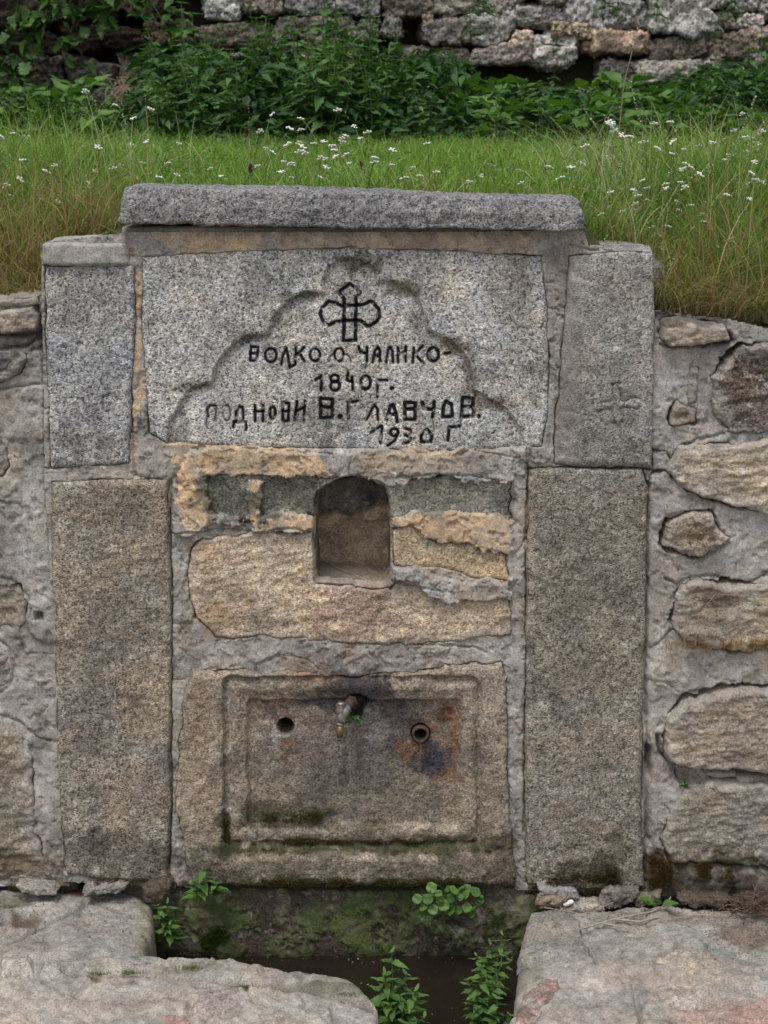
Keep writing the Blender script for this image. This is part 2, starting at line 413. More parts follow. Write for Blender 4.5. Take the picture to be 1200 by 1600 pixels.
def relief(name, poly, h0, base, parent, mat, pitch=2.0, edge=7.0, round_mm=6, rough_mm=2.2, warp=3.0, seed=1, extra=None,
           spk=0.8, big_mm=4.0, dive=9.0, margin=4.5, niche=False, var=0.16, label=None, colf=None, tilt=0.0, strata=0.0):
    """one stone of the facade: a carved, pitted face with rounded arrises that runs back into the joint"""
    p = np.asarray(poly, float)
    u0, v0 = p.min(0) - 8; u1, v1 = p.max(0) + 8
    us = np.arange(u0, u1 + pitch, pitch); vs = np.arange(v0, v1 + pitch, pitch)
    u, v = np.meshgrid(us, vs)
    wx = (fbm(u, v, 34, 5, seed + 20, .62) - 0.5) * 2.6 * warp; wy = (fbm(u, v, 34, 5, seed + 31, .62) - 0.5) * 2.6 * warp
    d = sdf(p, u + wx, v + wy)
    e = np.clip(d / edge, 0, 1)
    h = h0 - round_mm / 1000 * (1 - np.sqrt(1 - (1 - e) ** 2))
    h = h + (fbm(u, v, 75, 3, seed + 2) - 0.5) * 2 * big_mm / 1000
    h = h + (fbm(u, v, 11, 4, seed + 3, 0.6) - 0.5) * 2 * rough_mm / 1000
    if strata: h = h + (fbm(u * .32, v + u * .12, 12, 4, seed + 13, .6) - .5) * 2 * strata / 1000
    h = h + np.minimum(d, 0) * dive / 1000
    if tilt: h = h + tilt * (v - p[:, 1].mean())
    c = stone_color(base, u, v, seed, var)
    sp = np.full(u.shape, spk)
    if extra is not None: h, c, sp, = extra(u, v, d, h, c, sp)
    c = apply_stains_and_shade(c, u, v)
    if colf is not None: c, sp = colf(u, v, c, sp)
    keepv = d > -margin
    if niche:
        dn = sdf(NICHE, u + wx * .4, v + wy * .4)
        h = h - 0.03 * sstep(-2.5, 3, dn)
        keepv &= dn < 3.2
    keep = keepv[:-1, :-1] & keepv[1:, 1:] & keepv[:-1, 1:] & keepv[1:, :-1]
    x, z = onY(u, v, 0)
    V = np.stack([x, -h, z], -1).reshape(-1, 3)
    f, used = grid_faces(*u.shape, keep)
    o = mesh_np(name, V[used], f, mat, parent, c.reshape(-1, 3)[used], sp.ravel()[used])
    if label: o["label"] = label
    return o

def smear(seed, width=20, amt=.75, cem=S(139, 132, 123)):
    def f(u, v, d, h, c, sp):
        k = sstep(width, 2, d + (fbm(u, v, 24, 5, seed + 40, .66) - .5) * width * 2.6) * amt
        c = c * (1 - k[..., None]) + cem * GAIN * (1 + .5 * (fbm(u, v, 20, 4, seed + 41) - .5))[..., None] * k[..., None]
        return h + .002 * k, c, sp * (1 - .7 * k)
    return f

# ------------------------------------------------------------------ stones of the fountain
FT = empty("stone_fountain", (0, 0, 0))
tag(FT, "old granite drinking fountain with carved black inscription, arched niche and small tap", "fountain")

SLAB = [(224, 400), (400, 392), (545, 388), (700, 392), (846, 400), (853, 470), (857, 560), (855, 640), (846, 696), (700, 705), (560, 701), (400, 698), (262, 692), (236, 676), (228, 610), (222, 500)]
LEFT_UP = [(72, 416), (210, 414), (212, 470), (209, 560), (205, 640), (203, 722), (80, 730), (74, 560)]
RIGHT_UP = [(888, 400), (950, 394), (1016, 393), (1021, 410), (1021, 560), (1018, 730), (930, 728), (864, 726), (872, 600)]
PIL_L = [(82, 752), (160, 748), (262, 750), (268, 900), (268, 1100), (266, 1280), (262, 1374), (180, 1372), (106, 1362), (94, 1240), (90, 1050), (84, 900)]
PIL_R = [(828, 733), (910, 731), (1002, 733), (1010, 760), (1008, 900), (1004, 1060), (1000, 1220), (1003, 1380), (900, 1382), (824, 1376), (820, 1200), (822, 1000), (824, 860)]
BLOCK = [(298, 858), (315, 842), (400, 832), (488, 828), (494, 912), (608, 916), (616, 905), (650, 912), (690, 934), (735, 936), (795, 928), (798, 990), (700, 1003), (590, 1004), (480, 998), (380, 992), (335, 990), (304, 962), (294, 900)]
SIDE_ST = [(612, 826), (640, 822), (690, 848), (745, 846), (790, 866), (796, 908), (740, 902), (690, 888), (650, 884), (613, 884)]
LINTEL = [(318, 742), (420, 738), (500, 745), (620, 748), (720, 742), (796, 744), (798, 806), (700, 812), (600, 812), (480, 806), (410, 816), (322, 812)]
PANEL = [(292, 1070), (300, 1046), (380, 1044), (450, 1050), (560, 1056), (650, 1052), (700, 1036), (784, 1036), (790, 1100), (790, 1200), (796, 1300), (804, 1386), (560, 1392), (340, 1388), (296, 1382), (288, 1300), (276, 1250), (282, 1140)]
TBACK = [(150, 1376), (400, 1384), (600, 1388), (826, 1380), (960, 1376), (960, 1560), (150, 1560)]

# lettering as it is cut in the stone
def zt(s, ox, oy):
    return lambda pts: [(ox + a / s, oy + b / s) for a, b in pts]
def ell(cx, cy, rx, ry, n=18):
    return [(cx + rx * math.cos(2 * math.pi * i / n), cy + ry * math.sin(2 * math.pi * i / n)) for i in range(n + 1)]
A1, A2, A3, A4 = zt(6, 380, 520), zt(6, 560, 520), zt(12, 310, 600), zt(8.571, 480, 420)
STROKES = []   # (path, half width, darkness)
def put(tr, lst, w=2.3, k=1.0):
    for s in lst: STROKES.append((tr(s), w, k))
put(A1, [[(75, 130), (145, 135), (138, 190), (125, 262), (65, 262), (75, 130)], [(70, 195), (138, 195)], ell(260, 212, 54, 64),
         [(360, 295), (375, 215), (408, 140), (425, 230), (440, 325), (490, 295)], [(495, 125), (490, 290)], [(575, 135), (505, 200), (540, 205), (575, 265)], ell(675, 205, 48, 58)], 2.0)
put(A1, [[(805, 265), (815, 215), (855, 190)], [(940, 200), (975, 200), (1000, 230), (1010, 270)]], 1.3, .8)
put(A1, [ell(898, 205, 42, 62)], 1.8)
put(A1, [[(1085, 130), (1100, 180), (1150, 190)], [(1165, 130), (1160, 260)]], 2.2)
put(A1, [[(1160, 260), (1145, 330)]], 1.3, .8)
put(A2, [[(135, 275), (155, 170), (180, 130), (200, 165), (205, 275)], [(145, 215), (200, 215)], [(262, 275), (275, 160), (300, 130), (320, 160), (325, 275)],
         [(375, 140), (372, 275)], [(372, 215), (445, 165)], [(445, 130), (442, 270)], [(520, 140), (510, 275)], [(605, 125), (530, 200), (605, 280)], [(805, 195), (858, 188)]], 2.1)
put(A2, [ell(702, 205, 49, 64)], 2.6)
put(A1, [[(680, 445), (730, 400), (738, 470), (732, 535)], ell(858, 425, 38, 32), ell(862, 495, 45, 42), [(985, 375), (970, 440), (1030, 460)], [(1022, 410), (1025, 530)]], 2.2)
put(A2, [ell(68, 465, 46, 60)], 2.5)
put(A2, [[(180, 600), (180, 440), (270, 445)]], 2.0); put(A2, [[(315, 518)]], 3.2)
put(A3, [[(170, 830), (150, 740), (180, 600)]], 1.1, .7); put(A3, [[(180, 600), (165, 480), (220, 400), (310, 405)]], 2.0, .9); put(A3, [[(340, 420), (320, 690)]], 1.3, .8)
put(A3, [[(510, 410), (560, 400), (600, 470), (600, 580), (580, 670), (520, 690), (470, 630), (455, 540)]], 1.2, .75)
put(A3, [[(660, 800), (670, 720), (715, 680), (710, 520), (780, 420), (830, 430), (850, 560), (840, 680)], [(670, 705), (890, 710)], [(885, 710), (905, 800), (895, 860)]], 2.0)
put(A1, [[(110, 680), (112, 825)], [(112, 735), (190, 735)], [(188, 680), (185, 825)], ell(275, 745, 26, 56), [(370, 650), (430, 655), (425, 820), (375, 825), (370, 650)], [(375, 735), (430, 730)],
         [(505, 640), (485, 815)], [(500, 735), (580, 690)], [(580, 640), (570, 840)]], 2.2)
put(A1, [[(725, 610), (840, 620), (835, 690), (842, 745), (835, 790), (725, 795), (730, 700), (725, 610)], [(730, 690), (835, 695)]], 2.6)
put(A1, [[(910, 780)]], 3.8); put(A1, [[(1075, 640), (985, 650), (990, 800)]], 2.4)
put(A2, [[(80, 810), (150, 670), (180, 720), (185, 815)]], 1.9)
put(A2, [[(265, 815), (300, 680), (325, 670), (350, 740), (365, 830)], [(285, 765), (350, 760)], [(435, 650), (535, 655), (530, 810), (435, 810), (435, 650)], [(435, 715), (530, 710)],
         [(600, 650), (610, 710), (690, 715)], [(712, 645), (695, 790)], [(820, 640), (875, 670), (880, 780), (790, 785), (795, 690), (820, 640)],
         [(975, 610), (1080, 620), (1068, 690), (1082, 730), (1080, 780), (965, 785), (975, 610)], [(975, 695), (1070, 695)]], 2.7)
put(A2, [[(695, 790), (710, 910)], [(965, 785), (955, 890)]], 1.1, .7); put(A2, [[(1130, 780)]], 3.0)
put(A2, [[(120, 935), (215, 870), (225, 880), (205, 1030)], ell(335, 930, 36, 36), [(373, 935), (340, 1010), (275, 1055)], [(430, 890), (490, 910), (485, 950)], [(440, 955), (490, 985), (470, 1025), (420, 1035)]], 2.1)
put(A2, [[(640, 900), (690, 960), (680, 1020), (590, 1020), (590, 960), (640, 900)], [(945, 875), (850, 880), (838, 1005)]], 2.4)
put(A4, [[(570, 200), (420, 310), (490, 400), (500, 490), (460, 500), (370, 450), (290, 440), (200, 520), (175, 600), (220, 710), (290, 755), (380, 705), (495, 690), (485, 960), (650, 955), (650, 690),
          (720, 690), (770, 740), (820, 775), (930, 710), (975, 640), (960, 540), (860, 430), (760, 475), (665, 490), (650, 400), (710, 320), (650, 250), (570, 200)],
         [(500, 490), (665, 490)], [(495, 690), (660, 680)], [(500, 490), (495, 690)], [(650, 490), (650, 690)]], 2.6)

CUSP = [(262, 740), (262, 690), (266, 660), (282, 628), (300, 607), (325, 598), (332, 597), (340, 570), (360, 542), (385, 526), (415, 521), (420, 515), (430, 490), (450, 470), (475, 457), (495, 455), (508, 458),
        (504, 440), (514, 416), (540, 403), (565, 405), (585, 420), (590, 442), (600, 438), (625, 440), (650, 460), (662, 490), (668, 514), (676, 518), (705, 532), (730, 560), (738, 590), (738, 608), (760, 620), (790, 638), (812, 668), (822, 700), (822, 740)]
INK = {}
def slab_col(u, v, c, sp):
    k = INK['v'][..., None]
    return c * (1 - k) + S(27, 28, 34) * k, sp
def slab_extra(u, v, d, h, c, sp):
    wx = (fbm(u, v, 20, 2, 71) - .5) * 3
    dc = sdf(CUSP, u + wx, v + wx)
    ins = sstep(-4.0, 5.0, dc)
    h = h - ins * (0.003 + 0.013 * np.exp(-np.maximum(dc, 0) / 22.0))
    gr = (ins * np.exp(-np.maximum(dc, 0) / 16.0) * sstep(690, 640, v) * .45 * sstep(.3, .6, fbm(u, v, 22, 4, 77)))[..., None]  # dirt and recess shading painted along the lobes' inner edge
    c = c * (1 - gr) + S(98, 90, 72) * GAIN * gr
    ink = np.zeros(u.shape)
    wu = u + (fbm(u, v, 9, 2, 81) - .5) * 1.6; wv = v + (fbm(u, v, 9, 2, 83) - .5) * 1.6
    for path, w, k in STROKES:
        dd = line_d(path, wu, wv)
        ww = w * 1.12
        h = h - 0.0048 * k * sstep(ww + 1.4, ww * .2, dd)
        ink = np.maximum(ink, k * sstep(ww + 0.7, ww - 0.5, dd))
    wear = sstep(0.22, 0.38, fbm(u, v, 7, 3, 90))
    ink *= 0.35 + 0.65 * wear
    INK['v'] = ink
    # a drill hole and natural pits
    for (px, py, r) in ((785, 629, 3.5), (419, 431, 4), (425, 438, 4)):
        h = h - 0.006 * np.exp(-((u - px) ** 2 + (v - py) ** 2) / r ** 2)
    sp = sp * (1 - ink)
    return h, c, sp
relief("inscribed_slab", SLAB, 0.010, S(150, 149, 146), FT, M_STONE, pitch=1.3, rough_mm=1.5, big_mm=2.5, warp=2, seed=10, extra=slab_extra, colf=slab_col, spk=.9, var=0.10,
       label="pale speckled granite slab with lobed recess, outlined cross and black cut lettering")

def left_extra(u, v, d, h, c, sp):
    for path in ([(124, 621), (132, 624), (137, 641)], [(140, 618), (141, 637)], [(162, 619), (163, 638)], [(162, 619), (171, 617)], [(150, 645), (153, 640)], [(168, 642), (172, 640)]):
        dd = line_d(path, u, v)
        h = h - 0.004 * np.exp(-(dd / 2.2) ** 2)
        c = c * (1 - 0.5 * np.exp(-(dd / 2.0) ** 2))[..., None]
    return h, c, sp
relief("granite_block", LEFT_UP, 0.014, S(141, 140, 139), FT, M_STONE, pitch=1.8, rough_mm=2.0, seed=20, extra=left_extra, spk=.88, edge=9, round_mm=8,
       label="grey granite block with worn initials at upper left")
AC = zt(9.23, 900, 570)
def right_extra(u, v, d, h, c, sp):
    for path in ([(350, 525), (470, 505)], [(340, 635), (480, 620)], [(510, 260), (610, 240)], [(620, 340), (640, 480)], [(515, 280), (510, 480)], [(230, 520), (220, 600), (280, 670), (330, 650)],
                 [(640, 505), (720, 510), (780, 455), (890, 465)], [(620, 600), (730, 600), (800, 605), (870, 620), (905, 590)], [(500, 640), (510, 700)], [(510, 810), (560, 830), (590, 880), (650, 800)], [(640, 620), (640, 700)]):
        dd = line_d(AC(path), u, v)
        g = np.exp(-(dd / 2.0) ** 2)
        h = h - 0.0036 * g
        c = c * (1 - 0.4 * g)[..., None]
    h = h - 0.012 * sstep(40, 0, u - 862) * 0.8
    k = (sstep(916, 884, u + 44 * (fbm(u, v, 40, 5, 36, .62) - .5)) * .85)[..., None]
    c = c * (1 - k) + S(139, 133, 125) * GAIN * k
    sp = sp * (1 - .8 * k[..., 0])
    return h, c, sp
relief("granite_block", RIGHT_UP, 0.020, S(128, 126, 120), FT, M_STONE, pitch=1.8, rough_mm=1.6, seed=30, extra=right_extra, spk=0.75, edge=14, round_mm=12, margin=9,
       label="grey granite block with faint carved cross at upper right")
relief("pillar_stone", PIL_L, 0.020, S(130, 120, 106), FT, M_STONE, pitch=2.0, rough_mm=3.4, seed=40, spk=0.8, edge=9, round_mm=9, var=.2,
       label="tall brownish granite upright left of the niche")
relief("pillar_stone", PIL_R, 0.022, S(122, 115, 103), FT, M_STONE, pitch=2.0, rough_mm=3.0, seed=50, spk=0.8, edge=9, round_mm=9, var=.18,
       label="tall grey brown granite upright right of the niche")
relief("warm_granite_block", BLOCK, 0.010, S(168, 148, 124), FT, M_STONE, pitch=1.8, rough_mm=3.4, seed=60, spk=0.6, warp=6, niche=True, var=.14, edge=7, round_mm=6, strata=4, extra=smear(60, 10, .6))
relief("warm_granite_block", SIDE_ST, 0.009, S(170, 146, 114), FT, M_STONE, pitch=1.8, rough_mm=3.4, seed=70, spk=0.6, warp=5, niche=True, edge=10, round_mm=9)
relief("lintel_stone", LINTEL, 0.004, S(122, 122, 110), FT, M_STONE, pitch=1.8, rough_mm=3.0, seed=80, spk=0.7, warp=9, niche=True,
       label="dark lichened stone showing through plaster beside niche top")

HOLES = [(446, 1136, 13.2, 0.13), (657, 1146, 14.5, 0.13)]
def rect_d(u, v, x0, y0, x1, y1, r=10):
    cx, cy, hx, hy = (x0 + x1) / 2, (y0 + y1) / 2, (x1 - x0) / 2 - r, (y1 - y0) / 2 - r
    qx, qy = np.abs(u - cx) - hx, np.abs(v - cy) - hy
    return r - (np.hypot(np.maximum(qx, 0), np.maximum(qy, 0)) + np.minimum(np.maximum(qx, qy), 0))
def panel_extra(u, v, d, h, c, sp):
    wx = (fbm(u, v, 30, 3, 101) - .5) * 7; wy = (fbm(u, v, 30, 3, 103) - .5) * 7
    a = rect_d(u + wx, v + wy, 350, 1052, 752, 1318, 16)     # outer edge of the sunk moulding
    b = rect_d(u + wx, v + wy, 387, 1091, 718, 1289, 8)      # sunk field
    h = h - 0.011 * sstep(-2, 5, a)
    h = h + 0.006 * np.exp(-((a - 20) / 9.0) ** 2)
    h = h - 0.006 * np.exp(-((a - 4) / 4.0) ** 2)
    h = h - 0.013 * sstep(-3, 4, b)
    # lower rail swells forward
    h = h + 0.012 * sstep(1318, 1336, v) * sstep(1390, 1370, v)
    h = h - 0.018 * sstep(1366, 1388, v)
    # broken hollow round the tap pipe
    cav = sdf([(543, 1086), (560, 1080), (578, 1088), (572, 1106), (566, 1126), (548, 1128), (541, 1110)], u + wx, v + wy)
    h = h - 0.05 * sstep(-2, 7, cav)
    for (px, py, r, dp) in HOLES:
        q = np.hypot(u - px + wx * .15, v - py + wy * .15)
        h = h - dp * sstep(r + 1.0, r - 2.0, q)
    # moss and lime patches
    mn = fbm(u, v, 16, 5, 110, .6)
    mz = np.exp(-((v - 1318) / 14) ** 2) + np.exp(-((v - 1380) / 14) ** 2) + .8 * np.exp(-((v - 1284) / 9) ** 2) * sstep(560, 420, u)
    m = sstep(.52, .64, mn * .8 + .22 * mz) * np.clip(mz, 0, 1)
    c = c * (1 - .75 * m[..., None]) + S(64, 66, 30) * GAIN * .75 * m[..., None]
    sp = sp * (1 - .7 * m)
    h = h + .004 * m
    return h, c, sp
relief("carved_panel", PANEL, 0.024, S(132, 118, 101), FT, M_STONE, pitch=1.5, rough_mm=3.0, seed=90, spk=0.6, warp=7, extra=panel_extra, edge=9, round_mm=8, var=.2, margin=5,
       label="brown granite panel with sunk double frame, rust stains and pipe holes")

def tb_extra(u, v, d, h, c, sp):
    mn = fbm(u, v, 40, 7, 120, .74)
    m = sstep(.43, .57, mn)
    c = c * (1 - .8 * m[..., None]) + S(72, 86, 32) * GAIN * .8 * m[..., None]
    w = sstep(1500, 1380, v)[..., None]
    h = h + .006 * m
    l = sstep(.56, .66, fbm(u, v, 34, 4, 125)) * sstep(1480, 1400, v)
    c = c * (1 - .5 * l[..., None]) + S(128, 118, 100) * GAIN * .5 * l[..., None]
    wt = (sstep(1478, 1492, v + 8 * (fbm(u, v, 30, 3, 127) - .5)) * .5)[..., None]
    c = c * (1 - wt)
    sp = sp * (1 - .8 * m)
    return h, c, sp
relief("trough_back_stone", TBACK, -0.004, S(78, 70, 58), FT, M_STONE, pitch=2.2, rough_mm=4.5, seed=130, spk=0.5, big_mm=9, extra=tb_extra, edge=12, round_mm=14, var=.3,
       label="dark mossy stone under the carved panel down to the water")

# ---- cement and plaster between and over the stones
CEMENT_COVER = [   # (poly, extra height) smears lying over stone
    ([(300, 700), (820, 700), (822, 742), (650, 746), (560, 740), (470, 744), (400, 738), (320, 742), (280, 740)], 0.010),
    ([(275, 740), (325, 735), (330, 815), (300, 835), (272, 830)], 0.012),
    ([(385, 745), (412, 750), (405, 812), (380, 815)], 0.010),
    ([(395, 796), (480, 800), (490, 828), (395, 830)], 0.014), ([(560, 740), (650, 742), (640, 752), (615, 756)], .010), ([(700, 738), (800, 738), (800, 754), (740, 750)], .009), ([(320, 795), (380, 802), (380, 820), (318, 818)], .010),
    ([(615, 800), (800, 800), (800, 862), (700, 848), (640, 822), (613, 820)], 0.011),
    ([(612, 884), (660, 888), (700, 905), (745, 905), (800, 900), (800, 936), (730, 938), (690, 935), (650, 915), (614, 904)], 0.016),
]
CRACKS = [
    ([(268, 750), (266, 830), (270, 930), (267, 1060), (268, 1200), (266, 1372)], 2.0, .012),
    ([(823, 690), (824, 760), (821, 860), (823, 1000), (820, 1160), (819, 1300)], 2.0, .012),
    ([(268, 832), (330, 826), (400, 830), (460, 822), (485, 828)], 1.6, .007),
    ([(800, 870), (822, 842)], 1.3, .005), ([(795, 925), (808, 905)], 1.3, .005),
    ([(622, 905), (660, 915), (678, 918), (690, 902)], 1.4, .006),
    ([(300, 700), (360, 696), (430, 702), (520, 708)], 1.5, .005), ([(545, 745), (545, 725), (552, 708)], 1.4, .006),
    ([(620, 745), (680, 738), (740, 742), (790, 750)], 1.4, .005), ([(720, 708), (735, 700), (760, 706), (810, 712)], 1.4, .005),
    ([(590, 1003), (615, 1002), (640, 1004), (740, 1010), (760, 1018)], 1.6, .008), ([(270, 975), (300, 972)], 1.2, .004),
    ([(400, 1038), (440, 1022), (480, 1028), (500, 1045), (470, 1055)], 1.3, .004),
    ([(270, 1060), (300, 1062), (318, 1048), (340, 1040)], 1.2, .004),
    ([(212, 420), (210, 500), (206, 600), (208, 680), (212, 740)], 2.4, .008), ([(880, 388), (884, 420), (893, 470)], 1.3, .005), ([(890, 382), (930, 392)], 1.4, .006),
    ([(210, 742), (240, 748), (262, 744)], 1.6, .007), ([(822, 732), (900, 729), (1005, 733)], 1.8, .010), ([(180, 392), (225, 402), (260, 398)], 1.2, .004),
    ([(300, 1290), (292, 1340), (296, 1372)], 1.3, .004),
]
CEM = S(143, 137, 129); ORG = S(178, 146, 106); CEMB = S(124, 121, 120)
ORANGE = [([(272, 706), (430, 700), (515, 712), (510, 745), (420, 742), (330, 745), (328, 815), (300, 830), (276, 820)], .95),
          ([(384, 742), (414, 746), (408, 812), (382, 816)], .9), ([(396, 800), (486, 800), (490, 828), (396, 830)], .9), ([(612, 800), (800, 796), (800, 862), (700, 850), (612, 826)], .85),
          ([(560, 706), (720, 704), (730, 732), (560, 735)], .45), ([(250, 366), (400, 366), (400, 396), (250, 402)], .8), ([(440, 366), (840, 366), (850, 400), (640, 396), (440, 392)], .5),
          ([(204, 420), (228, 418), (224, 520), (218, 620), (205, 715), (198, 715), (206, 600)], .75), ([(262, 684), (500, 698), (500, 714), (400, 704), (262, 700)], .75), ([(620, 694), (760, 700), (760, 710), (620, 706)], .5),
          ([(492, 750), (505, 740), (600, 748), (612, 775), (600, 766), (545, 748), (505, 762), (494, 780)], .8)]
STONE_POLYS = [(SLAB, 2, 10), (LEFT_UP, 3, 20), (RIGHT_UP, 3, 30), (PIL_L, 3, 40), (PIL_R, 3, 50), (BLOCK, 6, 60), (SIDE_ST, 5, 70), (LINTEL, 9, 80), (PANEL, 5, 90)]
def cement_sheet(name, region, stones, cover, cracks, parent, base_h, base_c, seed, pitch=1.9, orange=(), niche=False, crack_mm=3.5, extra=None, over=0.0, lapw=10):
    p = np.asarray(region, float)
    u0, v0 = p.min(0) - 3; u1, v1 = p.max(0) + 3
    u, v = np.meshgrid(np.arange(u0, u1 + pitch, pitch), np.arange(v0, v1 + pitch, pitch))
    dr = sdf(p, u, v)
    h = base_h + (fbm(u, v, 70, 4, seed) - .5) * .012 + (fbm(u, v, 9, 4, seed + 1, .65) - .5) * .0036
    # trowelled, flat-topped patches
    h = h + .0032 * sstep(.49, .51, fbm(u, v, 52, 5, seed + 6)) + .0025 * sstep(.55, .565, fbm(u, v, 34, 5, seed + 9, .6)) - .004 * sstep(.66, .70, fbm(u, v, 13, 3, seed + 10))
    c = stone_color(base_c, u, v, seed + 2, .13)
    w = sstep(.5, .62, fbm(u, v, 48, 5, seed + 3, .6))[..., None]
    c = c * (1 - .3 * w) + S(112, 100, 84) * GAIN * .3 * w
    w = sstep(.55, .66, fbm(u, v, 38, 5, seed + 4, .6))[..., None]
    c = c * (1 - .55 * w) + S(152, 149, 147) * GAIN * .55 * w
    sink = np.zeros(u.shape); near = np.full(u.shape, 99.0); deep = np.full(u.shape, -99.0)
    for poly, warp, sd in stones:
        wx = (fbm(u, v, 34, 5, sd + 20, .62) - 0.5) * 2.6 * warp; wy = (fbm(u, v, 34, 5, sd + 31, .62) - 0.5) * 2.6 * warp
        dd = sdf(poly, u + wx, v + wy)
        deep = np.maximum(deep, dd)
        near = np.minimum(near, np.abs(dd))
    lap = (fbm(u, v, 60, 5, seed + 7, .66) - .5) * lapw + over     # cement laps unevenly over the stones' edges
    sink = sstep(lap - 1.5, lap + 3.5, deep)
    lift = np.zeros(u.shape)
    for poly, eh in cover:
        wx = (fbm(u, v, 26, 5, seed + 12, .66) - .5) * 30
        cd = sdf(poly, u + wx, v - wx)
        k = sstep(-1.5, 2.5, cd)
        sink = sink * (1 - k); lift = np.maximum(lift, k * eh); deep = np.where(cd > 0, np.minimum(deep, 0), deep)
    h = h + lift - sink * .04
    g = sstep(.5, .62, fbm(u, v, 40, 4, seed + 8))
    h = h - crack_mm / 1000 * np.exp(-((deep - lap) / 1.5) ** 2) * g
    for path, wd, dp in cracks:
        wx = (fbm(u, v, 12, 3, seed + 15) - .5) * 6
        h = h - dp * np.exp(-(line_d(path, u + wx, v + wx) / wd) ** 2)
    for poly, a in orange:
        wx = (fbm(u, v, 50, 6, seed + 33, .68) - .5) * 64; wy = (fbm(u, v, 30, 5, seed + 37, .62) - .5) * 24
        k = (sstep(-3, 4, sdf(poly, u + wx, v + wy)) * a * (.55 + .45 * sstep(.4, .55, fbm(u, v, 22, 4, seed + 39))))[..., None]
        cc = ORG * GAIN * (1 + .3 * (fbm(u, v, 40, 4, seed + 35) - .5))[..., None]
        c = c * (1 - k) + cc * k
    sp = np.full(u.shape, .22)
    if extra: h, c, sp = extra(u, v, h, c, sp)
    c = apply_stains_and_shade(c, u, v)
    kv = (dr > -.01) & (deep < 22)
    if niche:
        wx = (fbm(u, v, 34, 4, 80) - 0.5) * 2
        dn = sdf(NICHE, u + wx, v)
        h = h - .03 * sstep(-2.5, 3, dn); kv &= dn < 3.2
    keep = kv[:-1, :-1] & kv[1:, 1:] & kv[:-1, 1:] & kv[1:, :-1]
    x, z = onY(u, v, 0)
    V = np.stack([x, -h, z], -1).reshape(-1, 3)
    f, used = grid_faces(*u.shape, keep)
    return mesh_np(name, V[used], f, M_CEMENT, parent, c.reshape(-1, 3)[used], sp.ravel()[used])
cement_sheet("cement_render", [(64, 378), (200, 362), (912, 360), (920, 384), (1016, 392), (1020, 732), (1008, 760), (1004, 1382), (830, 1388), (560, 1384), (290, 1386), (100, 1376), (84, 1000), (70, 740)],
             STONE_POLYS, CEMENT_COVER, CRACKS, FT, 0.006, CEM, 200, orange=ORANGE, niche=True, pitch=1.7)["label"] = "grey cement and orange plaster between the stones"

# ---- niche: a real hollow lined with dark mortar
def build_niche():
    n = np.asarray(NICHE, float); m = []
    for i in range(len(n)):
        a, b = n[i], n[(i + 1) % len(n)]
        k = max(2, int(np.hypot(*(b - a)) / 4))
        for j in range(k): m.append(a + (b - a) * j / k)
    m = np.array(m); cen = m.mean(0)
    R = 22; rings = []
    for r in range(R):
        t = r / (R - 1)
        q = cen + (m - cen) * (1.02 - 0.10 * t)
        q = q + (np.stack([fbm(m[:, 0] + r * 6, m[:, 1], 14, 3, 5), fbm(m[:, 0], m[:, 1] + r * 6, 14, 3, 6)], -1) - .5) * 5 * (0.3 + t)
        x, z = onY(q[:, 0], q[:, 1], 0)
        rings.append(np.stack([x, np.full(len(x), -0.004 + 0.155 * t), z], -1))
    V = np.concatenate(rings); L = len(m)
    i = np.arange(L); f = []
    for r in range(R - 1):
        f.append(np.stack([r * L + i, (r + 1) * L + i, (r + 1) * L + (i + 1) % L, r * L + (i + 1) % L], -1))
    f = np.concatenate(f)
    uu = np.tile(m[:, 0], R) + np.repeat(np.arange(R), L) * 5; vv = np.tile(m[:, 1], R)
    c = stone_color(S(118, 106, 90), uu, vv, 140, .3)
    mesh_np("niche_lining", V, f, M_CEMENT, FT, c, .3)
    u, v = np.meshgrid(np.arange(488, 618, 2.0), np.arange(742, 918, 2.0))
    h = -0.148 + (fbm(u, v, 30, 4, 150) - .5) * .03 + (fbm(u, v, 9, 3, 151) - .5) * .006
    edge = 822 + 14 * (fbm(u, v, 30, 3, 152) - .5) * 2 - 12 * sstep(540, 600, u)
    h = h + .008 * sstep(edge - 2, edge + 3, v) + .012 * sstep(560, 566, u) * sstep(800, 806, v) * sstep(838, 832, v)
    h = h - .015 * np.exp(-((v - edge) / 2.5) ** 2)
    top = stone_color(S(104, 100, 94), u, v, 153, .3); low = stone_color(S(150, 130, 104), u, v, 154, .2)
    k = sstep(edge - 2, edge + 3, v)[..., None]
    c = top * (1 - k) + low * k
    x, z = onY(u, v, 0)
    V = np.stack([x, -h, z], -1).reshape(-1, 3)
    f, used = grid_faces(*u.shape, np.ones((u.shape[0] - 1, u.shape[1] - 1), bool))
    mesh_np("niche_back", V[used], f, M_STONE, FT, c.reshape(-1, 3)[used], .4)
build_niche()

